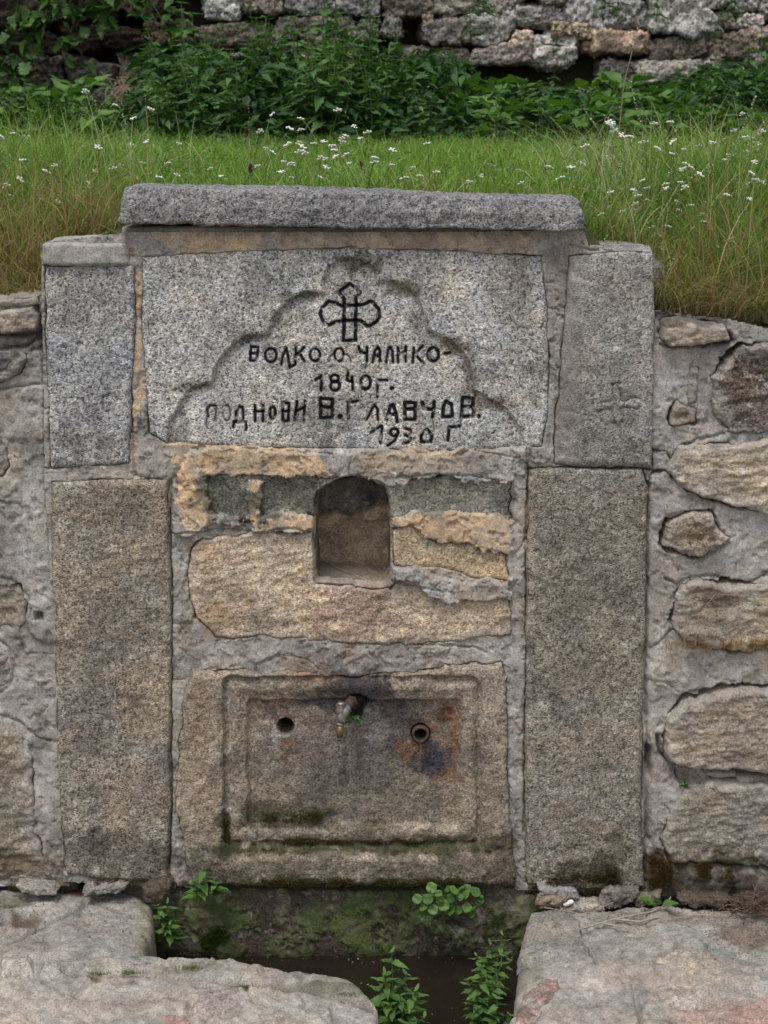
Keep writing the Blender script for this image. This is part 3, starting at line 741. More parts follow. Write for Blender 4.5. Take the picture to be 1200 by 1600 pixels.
# ---- solid rough blocks (coping, caps, field stones)
def rock(name, cx, cy, cz, sx, sy, sz, parent, mat, base, seed, n=(10, 6, 6), k=7, amp=.06, spk=.6, rot=0.0, shape=None, col_var=.2, lump=None, fine=.25, skew=0.0):
    """a closed, irregular block: subdivided box with softened edges, noise displaced"""
    Vs, Fs, off = [], [], 0
    for ax in range(3):
        for sgn in (-1, 1):
            a, b = [(1, 2), (2, 0), (0, 1)][ax]
            na, nb = n[a], n[b]
            s, t = np.meshgrid(np.linspace(-1, 1, na + 1), np.linspace(-1, 1, nb + 1))
            p = np.zeros(s.shape + (3,)); p[..., ax] = sgn; p[..., a] = s; p[..., b] = t
            Vs.append(p.reshape(-1, 3))
            f, _ = grid_faces(nb + 1, na + 1, np.ones((nb, na), bool), ground=(sgn > 0))
            Fs.append(f + off); off += (na + 1) * (nb + 1)
    p = np.concatenate(Vs); f = np.concatenate(Fs)
    key = np.round(p * 1000).astype(np.int64)
    _, idx, inv = np.unique(key, axis=0, return_index=True, return_inverse=True)
    inv = inv.ravel(); p = p[idx]; f = inv[f]
    kk = (np.abs(p) ** k).sum(1) ** (1 / k)
    q = p / kk[:, None]
    size = np.array([sx, sy, sz]); mn = min(sx, sy, sz)
    P = q * size
    if shape is not None: P = shape(P, q)
    if skew:
        r_ = random.Random(seed)
        a1, a2, a3, a4 = [r_.uniform(-skew, skew) for _ in range(4)]
        P = P.copy(); X, Z = q[:, 0].copy(), q[:, 2].copy()
        P[:, 2] *= 1 + a1 * X * np.sign(Z + 1e-9) * 1.0 + a2 * X; P[:, 0] *= 1 + a3 * Z + a4 * Z * np.sign(X)
    W = P + np.array([cx, cy, cz])
    nrm = q / np.linalg.norm(q, axis=1)[:, None]
    L_ = lump or mn * 1.3
    dsp = (fbm3(W + seed * 3.1, L_, 3, seed) - .5) * 2 * mn * amp * 2 + (fbm3(W + seed, L_ * .22, 3, seed + 4) - .5) * 2 * mn * amp * fine * 2
    P = P + nrm * dsp[:, None]
    if rot:
        c_, s_ = math.cos(rot), math.sin(rot)
        P = np.stack([P[:, 0] * c_ - P[:, 2] * s_, P[:, 1], P[:, 0] * s_ + P[:, 2] * c_], -1)
    W = P + np.array([cx, cy, cz])
    nn = fbm3(W, .09, 4, seed + 7) - .5
    c = np.ones((len(W), 3)) * base * GAIN * (1 + 2 * col_var * nn)[:, None]
    return mesh_np(name, W, f, mat, parent, c, spk)

# coping stone, running the whole width, rough front
x0, zt_ = onY(182, 292, -.05); x1, _ = onY(915, 312, -.05)
_, zb = onY(550, 358, -.05)
ztop_l = float(onY(200, 292, -.05)[1]); ztop_m = float(onY(560, 302, -.05)[1]); ztop_r = float(onY(905, 313, -.05)[1])
zbot_l = float(onY(186, 350, -.05)[1]); zbot_r = float(onY(912, 361, -.05)[1])
cxm, hw = float((x0 + x1) / 2), float((x1 - x0) / 2)
def cop_shape(P, q):
    t = q[:, 0] * .5 + .5
    top = np.where(t < .5, ztop_l + (ztop_m - ztop_l) * t * 2, ztop_m + (ztop_r - ztop_m) * (t - .5) * 2)
    bot = zbot_l + (zbot_r - zbot_l) * t
    s = q[:, 2] * .5 + .5
    P = P.copy(); P[:, 2] = bot + (top - bot) * s
    P[:, 0] += np.where(q[:, 0] < 0, .012, -.004) * s * np.abs(q[:, 0])
    P[:, 1] += .012 * np.maximum(q[:, 2], 0)
    return P
cop = rock("coping_stone", cxm, .055, 0, hw, .105, (ztop_m - float(zb)) / 2, FT, M_STONE, S(107, 107, 108), 210, n=(300, 44, 40), k=22, amp=.10, spk=.85, shape=cop_shape, col_var=.15, lump=.06, fine=.8)
cop["label"] = "long rough dark grey granite coping slab"

# cement bed under the coping, left cement cap, the body behind the facing
def box_px(name, u0, v0, u1, v1, yf, yb, base, seed, **kw):
    xa, za = onY(u0, v0, yf); xb, zb_ = onY(u1, v1, yf)
    return rock(name, float(xa + xb) / 2, (yf + yb) / 2, float(za + zb_) / 2, float(xb - xa) / 2, (yb - yf) / 2, float(za - zb_) / 2, FT, M_CEMENT, base, seed, **kw)
box_px("bedding_course", 186, 354, 908, 398, .0, .27, S(132, 122, 108), 220, n=(160, 20, 12), k=18, amp=.06, spk=.2, lump=.08)
box_px("cement_cap", 62, 379, 203, 416, -.022, .22, S(140, 136, 130), 230, n=(60, 40, 16), k=10, amp=.10, spk=.2, lump=.06, fine=.5)
box_px("shoulder_top", 884, 398, 1019, 470, -.006, .22, S(132, 128, 122), 240, n=(50, 40, 20), k=12, amp=.02, spk=.4, lump=.06)
box_px("masonry_core", 212, 380, 1006, 745, .185, .30, S(120, 112, 104), 245, n=(20, 6, 20), k=30, amp=.01)
box_px("masonry_core", 76, 400, 1015, 1370, .16, .34, S(112, 106, 98), 246, n=(20, 6, 30), k=30, amp=.01)

# side faces of the monument, so that it is a solid body from any side
def side_face(name, pts_uv, yb, seed, base):
    pts = np.asarray(pts_uv, float); k = []
    for i in range(len(pts) - 1):
        n = max(2, int(np.hypot(*(pts[i + 1] - pts[i])) / 6))
        for j in range(n): k.append(pts[i] + (pts[i + 1] - pts[i]) * j / n)
    k.append(pts[-1]); k = np.array(k)
    R = 24
    u = np.repeat(k[:, 0][:, None], R, 1); v = np.repeat(k[:, 1][:, None], R, 1)
    t = np.linspace(0, 1, R)[None, :]
    Y = .0 + (yb - .0) * t + 0 * u
    u = u + (fbm(v, Y * 700, 30, 4, seed) - .5) * 5
    x, z = onY(u, v, 0)
    V = np.stack([x, Y, z], -1).reshape(-1, 3)
    f, used = grid_faces(*u.shape, np.ones((u.shape[0] - 1, R - 1), bool), ground=(seed % 2 == 0))
    c = stone_color(base, v, Y * 700, seed, .2)
    return mesh_np(name, V[used], f, M_STONE, FT, c.reshape(-1, 3)[used], .5)
side_face("side_face", [(71, 416), (74, 560), (78, 740), (84, 900), (92, 1200), (104, 1376)], .2, 251, S(120, 114, 106))
side_face("side_face", [(1018, 395), (1019, 560), (1016, 732), (1006, 760), (1004, 1060), (1000, 1220), (1001, 1384)], .2, 252, S(120, 114, 106))

# ------------------------------------------------------------------ tap and the rusty pipe
def tube(path, radii, segs=14, cap=True):
    path = [Vector(p) for p in path]
    if isinstance(radii, (int, float)): radii = [radii] * len(path)
    V, Fc = [], []
    prev = None
    for i, p in enumerate(path):
        d = (path[min(i + 1, len(path) - 1)] - path[max(i - 1, 0)]).normalized()
        if prev is None:
            a = d.orthogonal().normalized()
        else:
            a = (prev - d * prev.dot(d)).normalized()
        prev = a; b = d.cross(a)
        for s in range(segs):
            t = 2 * math.pi * s / segs
            V.append(p + (a * math.cos(t) + b * math.sin(t)) * radii[i])
    n = len(path)
    for i in range(n - 1):
        for s in range(segs):
            Fc.append((i * segs + s, i * segs + (s + 1) % segs, (i + 1) * segs + (s + 1) % segs, (i + 1) * segs + s))
    caps = []
    if cap:
        V.append(path[0]); V.append(path[-1]); a, b = len(V) - 2, len(V) - 1
        for s in range(segs):
            caps.append((a, (s + 1) % segs, s)); caps.append((b, (n - 1) * segs + s, (n - 1) * segs + (s + 1) % segs))
    return np.array([tuple(v) for v in V]), [np.array(Fc), np.array(caps).reshape(-1, 3)]
def add_tube(name, path, radii, mat, parent, segs=14, smooth=True, cap=True, local=False):
    V, Fs = tube(path, radii, segs, cap)
    return mesh_np(name, V, Fs, mat, parent, smooth=smooth, local=local)
px_m = 0.00142
a = P3(551, 1094, 0.02); b = P3(548, 1098, -0.030); cc = P3(541, 1106, -.048)
tap = add_tube("tap", [cc + Vector((.002, .010, .004)), cc + Vector((0, 0, -.002)), P3(536, 1112, -.052), P3(534, 1124, -.054), P3(533, 1131, -.054)],
               [.0085, .0125, .0135, .0115, .0085], M_TAP, FT, 18)
tap["label"] = "small worn metal tap with brass spout and no handle"
def sub(name, path, r, mat, segs=14, smooth=True):
    o = add_tube(name, path, r, mat, None, segs, smooth)
    o.parent = tap; o.location = (0, 0, 0)
    return o
sub("inlet_pipe", [a, b, cc + Vector((.002, .006, .002))], [.011, .011, .010], M_RUST)
sub("pipe_nut", [P3(549, 1096, -.012), P3(548, 1098, -.028)], [.0145, .0145], M_RUST, 6, False)
q = P3(533, 1106, -.054)
sub("bonnet", [q + Vector((0, 0, -.008)), q + Vector((0, 0, -.003))], [.0125, .0128], M_TAP, 6, False)
sub("hex_nut", [q + Vector((0, 0, -.003)), q + Vector((0, 0, .007))], [.0118, .0118], M_TAP, 6, False)
sub("spindle", [q + Vector((0, 0, .007)), q + Vector((0, 0, .0115)), q + Vector((0, 0, .013))], [.0085, .0085, .0065], M_TAP, 12)
sub("collar", [P3(533, 1129, -.054), P3(532, 1132, -.0545), P3(532, 1134, -.055)], [.0088, .0098, .0082], M_TAP)
sub("spout", [P3(532, 1133, -.055), P3(531, 1142, -.056), P3(531, 1151, -.056), P3(531, 1152, -.056), P3(531, 1148, -.056)], [.0072, .0074, .0070, .0048, .0044], M_BRASS)

c_ = P3(657, 1146, 0)
vv_, ff_ = [], []
R1, R2, nseg = .0185, .0140, 28
for y, r in ((.03, R1), (-.006, R1 + .001), (-.010, R1 - .001), (-.009, R2), (.045, R2)):
    for s in range(nseg):
        t = 2 * math.pi * s / nseg
        rr = r * (1 + .03 * math.sin(3 * t) + .02 * random.random())
        vv_.append((c_.x + math.cos(t) * rr, y, c_.z + math.sin(t) * rr))
for i in range(4):
    for s in range(nseg):
        ff_.append((i * nseg + s, (i + 1) * nseg + s, (i + 1) * nseg + (s + 1) % nseg, i * nseg + (s + 1) % nseg))
o = mesh_np("rusty_pipe_end", np.array(vv_), np.array(ff_), M_RUST, FT)

# ------------------------------------------------------------------ side walls of field stones and cement
def wobble(cx, cy, rx, ry, n, seed, rot=0.0, p=3.0):
    r = random.Random(seed); out = []
    for i in range(n):
        t = 2 * math.pi * i / n
        k = 1 / (abs(math.cos(t)) ** p + abs(math.sin(t)) ** p) ** (1 / p) * r.uniform(.88, 1.06)
        x, y = math.cos(t) * rx * k, math.sin(t) * ry * k
        out.append((cx + x * math.cos(rot) - y * math.sin(rot), cy + x * math.sin(rot) + y * math.cos(rot)))
    return out
BR = lambda r, g, b: S(r, g, b)
R_STONES = [
    ([(1034, 504), (1060, 500), (1134, 510), (1140, 530), (1100, 535), (1048, 540), (1036, 530)], .030, BR(136, 112, 84), .35, 4),
    ([(1108, 590), (1130, 562), (1160, 545), (1230, 528), (1330, 540), (1340, 640), (1300, 676), (1200, 672), (1140, 676), (1120, 640)], .010, BR(84, 74, 66), .8, 9),
    ([(1060, 700), (1090, 694), (1150, 696), (1190, 686), (1290, 690), (1330, 740), (1300, 800), (1200, 798), (1110, 778), (1066, 762), (1044, 736)], .018, BR(158, 142, 120), .4, 7),
    ([(1044, 820), (1068, 806), (1108, 800), (1124, 828), (1138, 842), (1110, 862), (1094, 872), (1060, 862), (1036, 850)], .010, BR(130, 112, 94), .7, 8),
    ([(1058, 938), (1070, 920), (1100, 908), (1150, 916), (1250, 908), (1330, 930), (1330, 1010), (1200, 1014), (1120, 1014), (1070, 1004), (1056, 975)], .012, BR(134, 122, 106), .45, 7),
    ([(1036, 1150), (1046, 1118), (1070, 1092), (1120, 1080), (1200, 1074), (1310, 1080), (1330, 1150), (1300, 1204), (1200, 1206), (1100, 1196), (1044, 1182)], .022, BR(140, 124, 106), .45, 7),
    ([(1050, 1262), (1066, 1234), (1110, 1222), (1200, 1228), (1320, 1230), (1330, 1345), (1200, 1352), (1110, 1346), (1050, 1344), (1034, 1310)], .012, BR(122, 114, 100), .45, 6),
    ([(1074, 588), (1080, 574), (1093, 574), (1092, 600), (1086, 630), (1074, 634), (1070, 610)], .004, BR(128, 116, 102), .7, 4),
    ([(1046, 646), (1056, 624), (1068, 630), (1080, 634), (1092, 640), (1090, 660), (1060, 664), (1046, 662)], .005, BR(112, 94, 72), .5, 4),
    ([(1106, 1206), (1150, 1208), (1152, 1216), (1118, 1220), (1104, 1212)], -.008, BR(124, 118, 108), .4, 2),
    ([(1056, 1198), (1090, 1204), (1126, 1222), (1090, 1232), (1060, 1228)], -.022, BR(104, 90, 80), .4, 3),
    ([(1152, 1216), (1200, 1214), (1240, 1222), (1190, 1232), (1156, 1228)], -.010, BR(120, 108, 92), .4, 3),
    ([(1018, 706), (1040, 704), (1050, 722), (1042, 734), (1018, 734)], -.004, BR(134, 132, 132), .15, 3),
]
L_STONES = [
    ([(-90, 482), (0, 486), (50, 478), (60, 492), (54, 514), (20, 520), (-90, 518)], .012, BR(138, 122, 102), .4, 4),
    ([(-80, 468), (0, 470), (60, 462), (62, 474), (0, 482), (-80, 480)], .006, BR(122, 116, 106), .4, 3),
    ([(-100, 552), (0, 548), (34, 545), (40, 560), (30, 588), (0, 600), (-100, 600)], .004, BR(78, 76, 76), .6, 5),
    ([(-80, 908), (0, 906), (34, 916), (44, 940), (40, 972), (20, 986), (-80, 988)], .002, BR(112, 102, 86), .5, 5),
    ([(-60, 1016), (0, 1018), (14, 1026), (20, 1052), (12, 1072), (-60, 1076)], .000, BR(92, 84, 76), .5, 4),
    ([(-160, 1130), (0, 1128), (36, 1146), (50, 1190), (52, 1260), (62, 1330), (92, 1366), (0, 1372), (-160, 1372)], .006, BR(122, 112, 96), .5, 7),
    ([(-70, 676), (0, 680), (14, 700), (14, 730), (0, 742), (-70, 744)], -.002, BR(112, 102, 88), .5, 4),
]
for r in range(9):
    for cidx in range(2):
        R_STONES.append((wobble(1420 + cidx * 165 + 20 * (r % 2), 545 + r * 95, 70, 38, 12, r * 7 + cidx), random.uniform(0, .02), BR(*random.choice([(132, 120, 104), (110, 102, 92), (142, 126, 104), (92, 84, 76)])), .5, 8))
        L_STONES.append((wobble(-250 - cidx * 165 + 20 * (r % 2), 530 + r * 98, 70, 38, 12, 100 + r * 7 + cidx), random.uniform(0, .02), BR(*random.choice([(132, 120, 104), (110, 102, 92), (142, 126, 104), (92, 84, 76)])), .5, 8))

WALL_STAINS_R = [(1115, 925, 50, 14, S(112, 82, 70), .7), (1150, 1006, 60, 12, S(136, 104, 66), .7), (1145, 1130, 50, 40, S(158, 138, 122), .5), (1075, 1130, 24, 40, S(128, 124, 120), .5),
                 (1130, 1105, 30, 14, S(140, 112, 84), .4), (1110, 755, 50, 20, S(122, 112, 100), .5), (1070, 830, 30, 30, S(128, 112, 90), .5),
                 (1030, 1350, 30, 34, S(84, 64, 36), .85), (1090, 1346, 60, 18, S(72, 64, 34), .8), (1180, 1345, 40, 18, S(70, 66, 34), .8), (1110, 1385, 140, 22, S(52, 46, 34), .7),
                 (1070, 720, 40, 10, S(150, 130, 100), .5), (1200, 1180, 60, 20, S(120, 104, 88), .5), (1110, 495, 110, 14, S(72, 68, 66), .75), (1150, 545, 40, 18, S(84, 80, 78), .6),
                 (20, 1350, 90, 24, S(88, 72, 46), .6), (10, 880, 30, 60, S(112, 104, 92), .4), (60, 1150, 16, 30, S(84, 84, 84), .5), (20, 600, 40, 30, S(98, 96, 94), .5), (30, 530, 40, 20, S(84, 78, 74), .7),
                 (60, 1300, 30, 60, S(136, 132, 128), .5), (120, 1380, 60, 12, S(92, 62, 32), .7), (1010, 1400, 60, 12, S(92, 64, 32), .6), (60, 700, 40, 20, S(92, 90, 88), .5), (1060, 770, 40, 50, S(140, 138, 138), .4)]
STAINS_AND_SHADE += WALL_STAINS_R
def field_wall(name, label, stones, region, base_seed, loc, cracks, extra=None, base_h=-.002, over=-2.0):
    W = empty(name, loc)
    tag(W, label, "wall")
    for i, (poly, h, colr, sk, warp) in enumerate(stones):
        outside = np.asarray(poly)[:, 0].min() > 1215 or np.asarray(poly)[:, 0].max() < -30
        relief("field_stone", poly, h, colr, W, M_STONE, pitch=5.0 if outside else 2.0, rough_mm=4.6, big_mm=6, extra=smear(base_seed + i * 3), warp=warp, seed=base_seed + i * 3, spk=sk, edge=9 if min(np.ptp(np.asarray(poly), axis=0)) > 50 else 6,
               strata=7.5, round_mm=8, dive=10, margin=6, var=.26)
    cement_sheet("cement_render", region, [(s[0], s[4], base_seed + i * 3) for i, s in enumerate(stones)], (), cracks, W, base_h, S(142, 136, 128), base_seed + 60, pitch=2.3, crack_mm=5.5, extra=extra, over=over, lapw=30)
    return W
RC = [([(1012, 700), (1010, 900), (1007, 1060), (1012, 1180), (1006, 1380)], 2.5, .016), ([(1040, 905), (1060, 915), (1080, 902), (1120, 902), (1150, 915), (1175, 908), (1200, 895)], 2.2, .012),
      ([(1010, 1015), (1030, 1005), (1048, 985), (1060, 980), (1062, 940)], 1.8, .008), ([(1060, 1090), (1080, 1080), (1110, 1078), (1150, 1075), (1165, 1082), (1200, 1072)], 2.0, .010),
      ([(1010, 1062), (1040, 1066), (1058, 1080), (1072, 1082)], 1.5, .005), ([(1138, 842), (1150, 838), (1152, 900)], 1.4, .005), ([(1120, 1215), (1150, 1222), (1200, 1210)], 3.0, .02),
      ([(1046, 1186), (1080, 1196), (1120, 1205), (1230, 1212)], 4.5, .035), ([(1028, 1150), (1032, 1180), (1046, 1190)], 3.5, .03), ([(1012, 1170), (1014, 1200), (1016, 1215)], 3.5, .03), ([(1100, 1058), (1112, 1040), (1130, 1035)], 1.4, .004),
      ([(1040, 1300), (1060, 1260), (1075, 1245)], 2, .010), ([(1085, 1232), (1120, 1230), (1140, 1228)], 1.5, .008), ([(1096, 1042), (1110, 1058), (1150, 1066)], 1.3, .004), ([(1158, 1020), (1160, 1070)], 1.3, .004),
      ([(1130, 560), (1170, 555), (1200, 535)], 2, .010), ([(1062, 700), (1090, 688), (1130, 676)], 2.0, .010), ([(1090, 873), (1096, 878), (1138, 848)], 1.8, .01), ([(1035, 540), (1090, 542), (1140, 534)], 2.5, .012)]
def rex(u, v, h, c, sp):
    h = h - .012 * sstep(1385, 1370, v) * 0
    w = sstep(1320, 1400, v)
    m = sstep(.42, .58, fbm(u, v, 18, 5, 401, .6) + .25 * w - .12) * w
    c = c * (1 - .8 * m[..., None]) + S(74, 62, 34) * GAIN * .8 * m[..., None]
    h = h + .006 * m
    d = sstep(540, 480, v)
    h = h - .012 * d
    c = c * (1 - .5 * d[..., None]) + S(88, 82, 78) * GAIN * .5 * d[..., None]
    h = h - 0.02 * sstep(1225, 1215, v) * sstep(1185, 1195, v) * sstep(1040, 1060, u)
    return h, c, sp
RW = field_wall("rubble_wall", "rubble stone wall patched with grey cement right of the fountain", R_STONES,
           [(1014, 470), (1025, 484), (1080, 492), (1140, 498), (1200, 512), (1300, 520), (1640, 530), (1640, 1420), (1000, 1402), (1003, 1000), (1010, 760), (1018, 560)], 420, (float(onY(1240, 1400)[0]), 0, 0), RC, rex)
LC = [([(78, 420), (68, 480), (66, 540), (70, 600), (72, 700), (76, 800), (80, 860)], 2.2, .012), ([(94, 1020), (92, 1100), (96, 1200), (104, 1300), (106, 1340)], 2.0, .010), ([(0, 782), (30, 786), (36, 800)], 1.5, .006),
      ([(0, 608), (30, 604), (64, 600)], 2.0, .008), ([(32, 960), (34, 1020), (90, 1022)], 1.3, .005), ([(0, 900), (25, 908), (48, 935), (50, 965)], 1.8, .008), ([(0, 1116), (30, 1126), (56, 1150), (90, 1160)], 1.8, .008), ([(0, 1000), (14, 1012), (22, 1040), (18, 1072), (0, 1080)], 1.6, .008),
      ([(42, 970), (46, 990), (70, 1008), (92, 1004), (108, 980)], 1.5, .006), ([(66, 930), (100, 945), (108, 975)], 1.3, .005), ([(0, 546), (40, 540), (60, 530)], 2.5, .014), ([(56, 470), (58, 500), (64, 530)], 4.0, .03), ([(0, 522), (40, 524), (60, 520)], 4.0, .022), ([(50, 1180), (52, 1270), (66, 1340)], 1.5, .006)]
def lex(u, v, h, c, sp):
    q = np.maximum(np.abs(u - 62), np.abs(v - 961))
    h = h + .010 * sstep(38, 24, np.hypot((u - 78), (v - 965) * .8) + 12 * (fbm(u, v, 16, 3, 431) - .5))
    h = h - .035 * sstep(7.5, 5.0, q)
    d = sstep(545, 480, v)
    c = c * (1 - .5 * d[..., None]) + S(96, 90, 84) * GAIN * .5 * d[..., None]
    # drips of lime
    w = sstep(.55, .7, fbm(u * 6, v, 60, 3, 433)) * sstep(740, 780, v) * sstep(930, 880, v) * sstep(20, 30, u)
    c = c * (1 - .5 * w[..., None]) + S(172, 168, 164) * GAIN * .5 * w[..., None]
    return h, c, sp
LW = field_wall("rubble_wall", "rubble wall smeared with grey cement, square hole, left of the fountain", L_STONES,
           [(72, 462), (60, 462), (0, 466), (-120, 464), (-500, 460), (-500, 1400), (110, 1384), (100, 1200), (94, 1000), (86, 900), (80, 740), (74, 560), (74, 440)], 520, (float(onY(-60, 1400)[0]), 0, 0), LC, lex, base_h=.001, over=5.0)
# thickness of both side walls
def wall_body(W, u0, u1, vt, seed):
    xa, za = onY(u0, vt, .02); xb, _ = onY(u1, vt, .02)
    o = rock("wall_core", float(xa + xb) / 2, .13, float(za) / 2 - .07, abs(float(xb - xa)) / 2, .09, float(za) / 2 + .07, None, M_CEMENT, S(100, 94, 86), seed, n=(60, 12, 60), k=24, amp=.05, spk=.3, lump=.12)
    adopt(o, W)
wall_body(RW, 1010, 1640, 516, 601)
wall_body(LW, -500, 78, 470, 602)

# ------------------------------------------------------------------ paving, trough and water
def gpoly(pts): return [tuple(float(t) for t in onZ(a, b, 0)) for a, b in pts]
def paving(name, pts, z0, base, parent, seed, pitch=.0045, edge=.02, drop=.30, rnd=.012, rough=.004, big=.008, spk=.35, warp=.012, extra=None, var=.16, mat=None, margin=.018, label=None, sidew=None):
    poly = np.array(gpoly(pts))
    (x0, y0), (x1, y1) = poly.min(0) - .02, poly.max(0) + .02
    x, y = np.meshgrid(np.arange(x0, x1 + pitch, pitch), np.arange(y0, y1 + pitch, pitch))
    wx = (fbm(x, y, .07, 4, seed + 1) - .5) * 2 * warp; wy = (fbm(x, y, .07, 4, seed + 2) - .5) * 2 * warp
    d = sdf(poly, x + wx, y + wy)
    e = np.clip(d / edge, 0, 1)
    z = z0 - rnd * (1 - np.sqrt(1 - (1 - e) ** 2)) + (fbm(x, y, .16, 3, seed + 3) - .5) * 2 * big + (fbm(x, y, .025, 4, seed + 4, .6) - .5) * 2 * rough
    z = z - .0035 * sstep(.60, .70, fbm(x, y, .014, 3, seed + 11)) - .006 * sstep(.64, .72, fbm(x, y, .05, 4, seed + 12, .6))
    z = z + .004 * sstep(.49, .51, fbm(x, y, .10, 5, seed + 14, .6))
    z = z + np.minimum(d, 0) * (drop / margin)
    c = np.ones(x.shape + (3,)) * base * GAINP
    n = fbm(x, y, .13, 4, seed + 5) - .5; n2 = fbm(x, y, .03, 4, seed + 6, .6) - .5
    c *= (1 + 2 * var * n + 2 * var * n2)[..., None]
    w = sstep(.56, .64, fbm(x, y, .035, 5, seed + 15, .65))[..., None]; c = c * (1 - .35 * w) + S(112, 104, 92) * .35 * w
    w = sstep(.55, .62, fbm(x, y, .06, 5, seed + 16, .65))[..., None]; c = c * (1 - .4 * w) + S(196, 190, 180) * .4 * w
    w = fbm(x, y, .09, 4, seed + 7) - .5
    c[..., 0] *= 1 + .2 * w; c[..., 2] *= 1 - .12 * w
    sp = np.full(x.shape, spk)
    if extra: z, c, sp = extra(x, y, d, z, c, sp)
    kv = d > -margin
    keep = kv[:-1, :-1] & kv[1:, 1:] & kv[:-1, 1:] & kv[1:, :-1]
    V = np.stack([x, y, z], -1).reshape(-1, 3)
    f, used = grid_faces(*x.shape, keep, ground=True)
    o = mesh_np(name, V[used], f, mat or M_CEMENT, parent, c.reshape(-1, 3)[used], sp.ravel()[used])
    if label: o["label"] = label
    return o
GAINP = 1.14
PV = empty("pavement", (0, -.6, 0)); tag(PV, kind="structure")
def to_px(x, y, z=0):
    dy = (y + D); dz = (z - H)
    dep = dy * cT - dz * sT; up = dy * sT + dz * cT
    return 600 + F * x / dep, 800 - F * up / dep
def pstain(u, v, c, lst):
    for i, (cx, cy, rx, ry, cl, a) in enumerate(lst):
        r = np.hypot((u - cx) / rx, (v - cy) / ry)
        n = fbm(u, v * 2, 30, 5, 700 + i, .65) - .5
        w = (sstep(1.25, .55, r + n * 1.8) * a)[..., None]
        c = c * (1 - w) + cl * GAINP * w
    return c
def pcracks(u, v, z, lst, depth=.012):
    for path, wd in lst:
        wx = (fbm(u, v, 14, 3, 740) - .5) * 7
        p = [(a, b * 2) for a, b in path]
        z = z - 1.7 * depth * np.exp(-(line_d(p, u + wx, v * 2 + wx) / wd) ** 2)
    return z
def exA(x, y, d, z, c, sp):
    u, v = to_px(x, y)
    z = pcracks(u, v, z, [([(135, 1402), (120, 1425), (95, 1440), (60, 1452), (40, 1466), (0, 1480)], 3.0)])
    z = z - .016 * sstep(28, 10, np.hypot(u - 40, (v - 1440) * 1.5) + 14 * (fbm(u, v, 16, 3, 741) - .5))
    z = z + .006 * sstep(0, 30, -(u - 130))
    c = pstain(u, v, c, [(40, 1440, 28, 14, S(112, 92, 74), .9), (20, 1414, 40, 8, S(84, 84, 52), .6), (230, 1450, 30, 50, S(112, 108, 72), .5), (130, 1388, 120, 8, S(150, 148, 144), .5), (90, 1392, 60, 6, S(120, 84, 50), .7), (150, 1440, 60, 30, S(150, 146, 138), .5), (225, 1400, 20, 10, S(96, 70, 40), .7)])
    return z, c, sp
STN = S(150, 143, 134)
paving("bank_stone", [(-420, 1398), (40, 1388), (130, 1384), (222, 1396), (240, 1412), (238, 1450), (226, 1492), (120, 1498), (0, 1502), (-420, 1512)], .000, STN, PV, 800, extra=exA, spk=.3, rnd=.03, edge=.03,
       label="grey flat stone on the left bank of the trough")
def exB(x, y, d, z, c, sp):
    u, v = to_px(x, y)
    c = pstain(u, v, c, [(500, 1545, 80, 8, S(96, 92, 62), .6), (300, 1512, 60, 5, S(120, 112, 84), .4), (170, 1500, 40, 10, S(160, 150, 140), .5)])
    return z, c, sp
paving("trough_rim", [(-420, 1506), (0, 1500), (110, 1493), (190, 1485), (300, 1490), (420, 1505), (500, 1516), (545, 1528), (578, 1552), (590, 1572), (560, 1566), (480, 1550), (350, 1535), (180, 1516), (0, 1522), (-420, 1530)], .004, S(146, 138, 128), PV, 810, pitch=.0035, warp=.006, extra=exB, rnd=.028, edge=.035,
       spk=.35, label="curved stone rim of the trough")
def exC(x, y, d, z, c, sp):
    u, v = to_px(x, y)
    z = pcracks(u, v, z, [([(300, 1560), (290, 1600)], 3), ([(520, 1570), (525, 1600), (515, 1640)], 3), ([(100, 1545), (180, 1560), (270, 1555)], 3), ([(0, 1572), (40, 1580), (60, 1600)], 3), ([(380, 1540), (400, 1570), (470, 1585)], 3), ([(310, 1543), (375, 1544)], 4)])
    c = pstain(u, v, c, [(100, 1570, 120, 24, S(170, 158, 148), .6), (260, 1560, 50, 16, S(152, 126, 112), .4), (440, 1570, 80, 18, S(160, 155, 150), .5), (20, 1600, 60, 18, S(176, 152, 140), .5), (200, 1560, 100, 10, S(150, 132, 118), .4), (380, 1541, 30, 6, S(96, 100, 56), .8), (150, 1524, 12, 6, S(96, 92, 52), .7), (560, 1575, 40, 20, S(160, 156, 150), .5)])
    return z, c, sp
paving("concrete_paving", [(-420, 1524), (0, 1518), (180, 1512), (350, 1531), (480, 1546), (560, 1562), (588, 1578), (598, 1620), (600, 1800), (590, 2300), (-700, 2300), (-600, 1800)], -.004, S(162, 154, 143), PV, 820, extra=exC, big=.012, rough=.010, spk=.25, rnd=.02, edge=.025,
       label="pale worn concrete in the left foreground")
